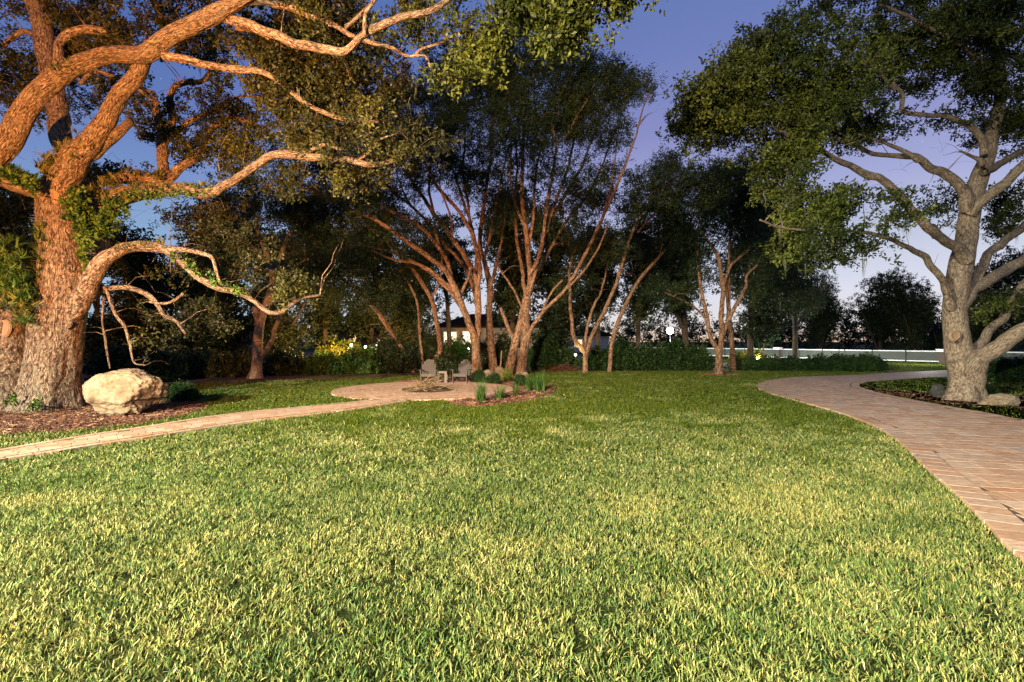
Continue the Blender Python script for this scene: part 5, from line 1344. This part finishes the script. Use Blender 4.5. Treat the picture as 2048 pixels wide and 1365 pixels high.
# ------------------------------------------------------------------ furniture
def part_box(name, parent, c, s, m, rot=None, bev=.004):
    v = box_v((0, 0, 0), s, rot); mb = MB(); mb.add(v, BOXF); o_ = mb.obj(name, m, parent); o_.location = c
    return o_
def slat(name, parent, poly2d, thick, frame, m):
    """poly2d outline in its own plane, frame = (origin, ux, uy, n)"""
    o0, ux, uy, nn = [np.array(q, float) for q in frame]; nn = unit(nn)
    p2 = np.array(poly2d); k = len(p2)
    f_ = o0 + p2[:, :1] * ux + p2[:, 1:] * uy
    V = np.vstack([f_ - nn * thick / 2, f_ + nn * thick / 2])
    mb = MB(); i = np.arange(k); j = (i + 1) % k
    mb.add(V, [np.stack([i, j, j + k, i + k], -1), i[::-1][None], (i + k)[None]])
    return mb.obj(name, m, parent)
def adirondack(label, x, y, rz):
    r_ = empty('garden_chair', (x, y, .055), label, 'chair', 'slatted garden chairs on the patio', rz)
    # local: front faces -y. seat slopes back, tall fanned back of seven slats
    ang = R(22)
    uy = np.array([0, math.sin(ang), math.cos(ang)]); nn = np.array([0, -math.cos(ang), math.sin(ang)])
    for i in range(7):
        u0 = (i - 3) * .072; u1 = (i - 3) * .092
        hgt = .84 * math.sqrt(max(.2, 1 - (abs(i - 3) / 4.3) ** 2.0)) + .02
        w0, w1 = .032, .042
        topc = [(u1 + w1 * math.cos(a_) , hgt - .03 + .03 * math.sin(a_)) for a_ in np.linspace(0, math.pi, 5)]
        slat('back_slat', r_, [(u0 - w0, 0), (u0 + w0, 0)] + topc, .018, ((0, .16, .23), (1, 0, 0), uy, nn), CHAIRM)
    for i in range(6):
        yy = -.30 + i * .088; zz = .40 - i * .032
        part_box('seat_slat', r_, (0, yy, zz), (.56, .078, .02), CHAIRM, rotx(R(-20)))
    part_box('seat_front', r_, (0, -.345, .35), (.58, .02, .11), CHAIRM)
    for s_ in (-1, 1):
        part_box('front_leg', r_, (s_ * .315, -.30, .285), (.03, .10, .57), CHAIRM)
        part_box('rear_leg', r_, (s_ * .27, .12, .20), (.028, .92, .10), CHAIRM, rotx(R(-21)))
        slat('armrest', r_, [(-.06, -.40), (.055, -.42), (.075, -.30), (.05, .30), (-.035, .32)] if s_ > 0 else [(.06, -.40), (.035, .32), (-.05, .30), (-.075, -.30), (-.055, -.42)], .022, ((s_ * .34, 0, .585), (1, 0, 0), (0, 1, 0), (0, 0, 1)), CHAIRM)
        part_box('arm_support', r_, (s_ * .33, -.30, .50), (.02, .08, .12), CHAIRM)
    part_box('back_brace', r_, (0, .30, .53), (.66, .03, .06), CHAIRM, rotx(-ang))
    part_box('back_brace', r_, (0, .215, .30), (.56, .03, .06), CHAIRM, rotx(-ang))
    return r_
x, y = G(854, 770)
adirondack('weathered slatted garden chair left of the little table, facing the fire pit', x, y + .35, R(6))
x, y = G(923, 770)
adirondack('weathered slatted garden chair right of the little table, turned toward the fire pit', x, y + .35, R(-14))
x, y = G(883, 769)
tb = empty('side_table', (x, y + .25, .055), 'small square slatted side table between the two garden chairs', 'table')
for i in range(5): part_box('top_slat', tb, (0, -.18 + i * .09, .50), (.46, .082, .022), TABLEM)
for sx_ in (-1, 1):
    for sy_ in (-1, 1): part_box('leg', tb, (sx_ * .17, sy_ * .17, .245), (.10, .03, .488), TABLEM)
    part_box('side_rail', tb, (sx_ * .215, 0, .45), (.02, .31, .07), TABLEM)
part_box('shelf', tb, (0, 0, .12), (.30, .28, .02), TABLEM)
part_box('apron', tb, (0, -.19, .455), (.24, .018, .06), TABLEM)

# fire pit: a ring of ash with heaped dry sticks
x, y = G(856, 783)
sheet('fire_pit_sand', [(x + math.cos(a_) * .98 * (1 + .05 * math.sin(3 * a_)), y + math.sin(a_) * .98) for a_ in np.linspace(0, 2 * math.pi, 40, endpoint=False)], 0.062, ground_mat('ash_sand', [(.35, (.05, .035, .02)), (.65, (.15, .11, .07))], 2, 30, .03))
fp = empty('stick_pile', (x, y, .062), 'heap of dry branches piled on the round fire pit', 'brushwood')
for i in range(110):
    L = rng.uniform(.35, 1.25); rad = rng.uniform(.004, .017) * (1 if i % 9 else 1.7)
    az = rng.uniform(0, 6.28); rc = abs(rng.normal(0, .33)); a2 = rng.uniform(0, 6.28)
    h0 = max(.02, .36 * math.exp(-(rc / .42) ** 2) * rng.random())
    c0 = np.array([math.cos(az) * rc * 1.2, math.sin(az) * rc, h0])
    el = rng.normal(0, .28)
    dv = np.array([math.cos(a2) * math.cos(el), math.sin(a2) * math.cos(el), math.sin(el)])
    t_ = np.linspace(-.5, .5, 5)[:, None]
    c_ = c0 + dv * L * t_ + np.array([0, 0, 1]) * rng.normal(0, .06) * (1 - 4 * t_ ** 2) + rng.normal(0, .012, (5, 3))
    c_[:, 2] = np.maximum(c_[:, 2], rad)
    mb = MB(); tube(mb, c_, np.linspace(rad, rad * .5, 5), 5, cap=True, attrs=False); mb.obj('stick', STICKM, fp, True)
# brush pile at the wood edge
x, y = G(1118, 744)
bp = empty('brush_pile', (x, y + .7, 0), 'low reddish brush pile at the wood edge left of the V-shaped tree', 'brushwood')
BRM = plain('reddish_brush', (.16, .06, .035), .9, var=.4, s=6)
for i in range(150):
    L = rng.uniform(.4, 1.3); rad = rng.uniform(.005, .016)
    c0 = np.array([rng.normal(0, .75), rng.normal(0, .35), 0]); c0[2] = max(.03, .55 * math.exp(-(c0[0] / 1.0) ** 2) * rng.random())
    a2 = rng.uniform(0, 6.28); el = rng.normal(0, .35); dv = np.array([math.cos(a2) * math.cos(el), math.sin(a2) * math.cos(el), math.sin(el)])
    t_ = np.linspace(-.5, .5, 4)[:, None]; c_ = c0 + dv * L * t_ + rng.normal(0, .03, (4, 3)); c_[:, 2] = np.maximum(c_[:, 2], rad)
    mb = MB(); tube(mb, c_, np.linspace(rad, rad * .5, 4), 4, cap=True, attrs=False); mb.obj('stick', BRM, bp, True)
# a dead stick standing in the rock pile and fallen limbs
for (lb, pts, d_) in [('short dead pole standing in the rock pile', [(1000, 742, 1.6), (1002, 722, 1.5), (1003, 702, 1.3)], 27.3), ('fallen pale branch on the leaf litter under the brightest spotlight', [(612, 737, 1.5), (630, 728, 1.3), (650, 716, 1)], 30)]:
    q = smooth(np.array([list(P(a_, b__, d_)) + [c_ * d_ / F] for a_, b__, c_ in pts]), .2)
    mb = MB(); tube(mb, q[:, :3], q[:, 3], 6, cap=True, attrs=False); prop(mb.obj('dead_branch', STICKM, None, True), lb, 'branch')

# rope hanging from the oak
q = np.array([P(a_, b__, 13.0) for a_, b__ in [(343, 383), (343, 440), (341, 500), (341, 545)]])
mb = MB(); tube(mb, smooth(q, .15), np.full(len(smooth(q, .15)), .008), 6, attrs=False)
prop(mb.obj('hanging_rope', ROPEM, None, True), 'thin dark rope hanging from the vine-covered limb of the great oak', 'rope')

# ------------------------------------------------------------------ fence
A0 = np.array([16.2, 65.5]); A1 = np.array([35.8, 39.2]); du = unit(A1 - A0); L_ = 44.0; nrm = np.array([du[1], -du[0]])
fang = math.atan2(du[1], du[0]); FR = rotz(fang)
fence = empty('screened_fence', (A0[0], A0[1], 0), 'long white-railed fence with grey-green screening beyond the hedge', 'fence')
def at_px(px):
    r_ = (px - CX) / F
    return (r_ * A0[1] - A0[0]) / (du[0] - r_ * du[1])
ts = [at_px(q) for q in (1262, 1340, 1400, 1450, 1490, 1527, 1558, 1598, 1645, 1690, 1745, 1812, 1888)]
while ts[-1] < L_: ts.append(ts[-1] + 3.0)
ts = [t_ for t_ in ts if t_ <= L_ + 3]
H_ = 1.12
for i, t_ in enumerate(ts):
    px_, py_ = du * t_
    part_box('post', fence, (px_, py_, H_ / 2 - .02), (.10, .10, H_ - .02), POSTM, FR)
    if i:
        a_, b__ = ts[i - 1] + .05, t_ - .05
        cx_, cy_ = du * (a_ + b__) / 2; w_ = b__ - a_
        part_box('screen_panel', fence, (cx_, cy_, .58), (w_, .02, .82), MESHP, FR)
        part_box('top_rail', fence, (cx_, cy_, 1.04), (w_, .09, .09), WHITEP, FR)
        part_box('bottom_rail', fence, (cx_, cy_, .20), (w_, .09, .09), WHITEP, FR)
for k_, lb in ((6, 'brown fence pillar with a white cap, nearer the orange-barked tree'), (12, 'brown fence pillar with a white cap just left of the driveway oak')):
    px_, py_ = A0 + du * ts[k_] - nrm * 0 + np.array([nrm[0], nrm[1]]) * .28
    p_ = empty('fence_pillar', (px_, py_, 0), lb, 'pillar', 'white-capped fence pillars', fang)
    s_ = .36 if k_ == 6 else .46
    part_box('shaft', p_, (0, 0, .5), (s_, s_, 1.0), BRICKP)
    part_box('cap', p_, (0, 0, 1.09), (s_ + .24, s_ + .24, .18), WHITEP)
    part_box('cap_top', p_, (0, 0, 1.21), (s_ + .34, s_ + .34, .06), WHITEP)
# young tree tied in front of the fence
small_tree('sapling', 'young leafy sapling standing in front of the fence right of the lit shrubs', (1527, 724), [([(1527, 722, 1.2), (1527, 700, 1.1), (1528, 680, .9)], 0, 0)], [(1528, 682, 18, 10, 0, .6, 8)], moss=0, lm=LF_BUSH)

# ------------------------------------------------------------------ houses
def house(label, px, py_wall, d, w, dep, h, roofh, rz, wins, name='house', wm=STUCCO, over=.7):
    x_ = d * (px - CX) / F
    r_ = empty(name, (x_, d, 0), label, 'house', None, rz)
    part_box('wall', r_, (0, dep / 2, h / 2), (w, dep, h), wm)
    hw, hd = w / 2 + over, dep / 2 + over
    rl = max(0, w / 2 - dep / 2)
    V = np.array([[-hw, -over, h], [hw, -over, h], [hw, dep + over, h], [-hw, dep + over, h], [-rl, dep / 2, h + roofh], [rl, dep / 2, h + roofh],
                  [-hw, -over, h + .2], [hw, -over, h + .2], [hw, dep + over, h + .2], [-hw, dep + over, h + .2]])
    mb = MB(); mb.add(V, [np.array([[0, 3, 2, 1], [0, 1, 7, 6], [1, 2, 8, 7], [2, 3, 9, 8], [3, 0, 6, 9], [6, 7, 5, 4], [8, 9, 4, 5]]), np.array([[7, 8, 5], [9, 6, 4]])])
    mb.obj('roof', ROOFM, r_)
    for (wx, wz, ww, wh, gm) in wins:
        f_ = part_box('window', r_, (wx, -.03, wz), (ww + .2, .10, wh + .2), WHITEP)
        part_box('pane', f_, (0, -.055, 0), (ww, .02, wh), gm)
        part_box('mullion', f_, (0, -.075, 0), (.05, .03, wh), WHITEP)
    return r_
house('cream house with a dark roof and lit windows behind the reddish trunks', 985, 655, 52, 11.5, 7, 3.35, 1.7, R(6), [(-2.7, 1.75, 1.0, 2.3, GLASSLIT), (-4.6, 1.9, 1.3, 1.9, GLASSLIT), (2.5, 1.8, 1.2, 1.4, plain('dark_glass', (.03, .04, .05), .1))])
house('pale house with a grey roof seen through the V-shaped tree', 1175, 665, 78, 7, 6, 2.7, 1.6, R(-10), [(-1.5, 1.5, 1.2, 1.2, GLASSWARM)], wm=plain('grey_wall', (.36, .36, .34), .9))
house('hidden house with amber windows deep in the left woods', 430, 680, 62, 11, 7, 3.2, 1.8, R(-8), [(-3.6, 1.9, 1.4, 1.7, GLASSLIT), (-1.2, 1.9, 1.2, 1.5, GLASSWARM), (1.7, 1.9, 1.0, 1.2, GLASSWARM)], wm=plain('tan_wall', (.30, .19, .10), .9))
house('small house with orange windows behind the garden spotlights', 700, 670, 66, 8, 6, 3.0, 1.6, R(5), [(-2.2, 2.2, .9, 1.0, GLASSWARM), (.4, 2.2, .9, .9, GLASSWARM)], wm=plain('brown_wall', (.22, .12, .07), .9))

# ------------------------------------------------------------------ lamps that show
def uv_ball(mb, c, r_, k=12, m_=8):
    V = []; 
    for i in range(m_ + 1):
        a_ = math.pi * i / m_
        for j in range(k):
            b__ = 2 * math.pi * j / k; V.append((c[0] + r_ * math.sin(a_) * math.cos(b__), c[1] + r_ * math.sin(a_) * math.sin(b__), c[2] + r_ * math.cos(a_)))
    Q = [[i * k + j, i * k + (j + 1) % k, (i + 1) * k + (j + 1) % k, (i + 1) * k + j] for i in range(m_) for j in range(k)]
    mb.add(V, np.array(Q))
x, y, z = P(1340, 662, 47)
lp = empty('lamp_post', (x, y, 0), 'black lamp post with a dazzling white globe above the bushes', 'lamp')
mb = MB(); tube(mb, np.array([[0, 0, 0], [0, 0, 1.2], [0, 0, z - .3]]), np.array([.06, .045, .04]), 10, attrs=False); mb.obj('pole', LAMPM, lp, True)
mb = MB(); uv_ball(mb, (0, 0, z), .33); mb.obj('globe', LAMPHEAD, lp, True)
mb = MB(); tube(mb, np.array([[0, 0, z - .36], [0, 0, z - .24]]), np.array([.09, .14]), 12, attrs=False); mb.obj('collar', LAMPM, lp, True)
point('lamp_post_light', (x, y - 1.2, z - .1), 5000, (.86, 1.0, .92), .2)
for (lb, px, py, d_, pw, col_, rad) in [
        ('brightest low garden spotlight in the woods right of the forked tree', 650, 718, 28.2, 700, (1, .62, .2), .095),
        ('small garden spotlight, left one of the pair in the woods', 703, 690.5, 29, 160, (1, .9, .7), .075), ('small garden spotlight, right one of the pair in the woods', 731, 694.5, 29, 160, (1, .75, .4), .075),
        ('greenish garden spotlight right of the pair', 753, 691, 29.5, 60, (.8, 1, .4), .05),
        ('garden spotlight shining up a shrub by the house window', 938, 697, 36.0, 420, (1, .85, .35), .07), ('little garden spotlight low behind the slender trunk', 972, 718, 30, 20, (1, .9, .5), .05),
        ('warm garden spotlight at the foot of the V-shaped tree', 1151, 710, 28, 40, (1, .75, .35), .07), ('garden spotlight among yellow-lit shrubs before the fence', 1514, 718, 40, 200, (1, .85, .3), .06),
        ('garden spotlight low beside the slender grey trunk', 1474, 722, 39, 160, (1, .85, .3), .04)]:
    x, y, z = P(px, py, d_)
    z = max(z, .25)
    r_ = empty('garden_spotlight', (x, y, 0), lb, 'garden light', 'small lit garden spotlights')
    mb = MB(); tube(mb, np.array([[0, 0, -.02], [0, 0, z - rad]]), np.array([.015, .015]), 6, attrs=False); mb.obj('stake', LAMPM, r_, True)
    mb = MB(); uv_ball(mb, (0, 0, z), rad, 10, 6); mb.obj('lens', SPOTGLOW, r_, True)
    mb = MB(); tube(mb, np.array([[0, rad * .3, z - rad * .2], [0, rad * 2.2, z - rad * .4]]), np.array([rad * 1.15, rad * .8]), 10, attrs=False); mb.obj('housing', LAMPM, r_, True)
    point('spotlight_glow', (x, y - rad * 2.5, z + .1), pw, col_, .06)
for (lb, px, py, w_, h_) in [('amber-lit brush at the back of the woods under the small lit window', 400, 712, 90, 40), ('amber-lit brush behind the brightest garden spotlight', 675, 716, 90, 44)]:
    shrub_px(lb, px, py + 18, w_, h_, lm=LF_FLOWER_LIT, n=70, per=7, scl=(1.6, 2.6), sig=.3)  # leaf colour yellowed to paint in the amber lamplight
point('unseen_woods_lamp', P(400, 700, 33.5), 2200, (1, .55, .18), .1)  # unseen lamp without a fixture, added for the amber glow in the brush
point('unseen_woods_lamp', P(680, 704, 32.5), 2200, (1, .6, .2), .1)  # second unseen lamp, added to light the brush behind the spotlight
# unseen lamps without fixtures, added to wash the far lawn and fence
x, y, z = P(1600, 690, 40)
point('unseen_fence_light', (26.0, 43.0, 1.5), 1700, (1.0, 1.0, .92), .3)
point('unseen_fence_light', (31.5, 36.0, 1.5), 800, (1.0, 1.0, .92), .3)
print('done')
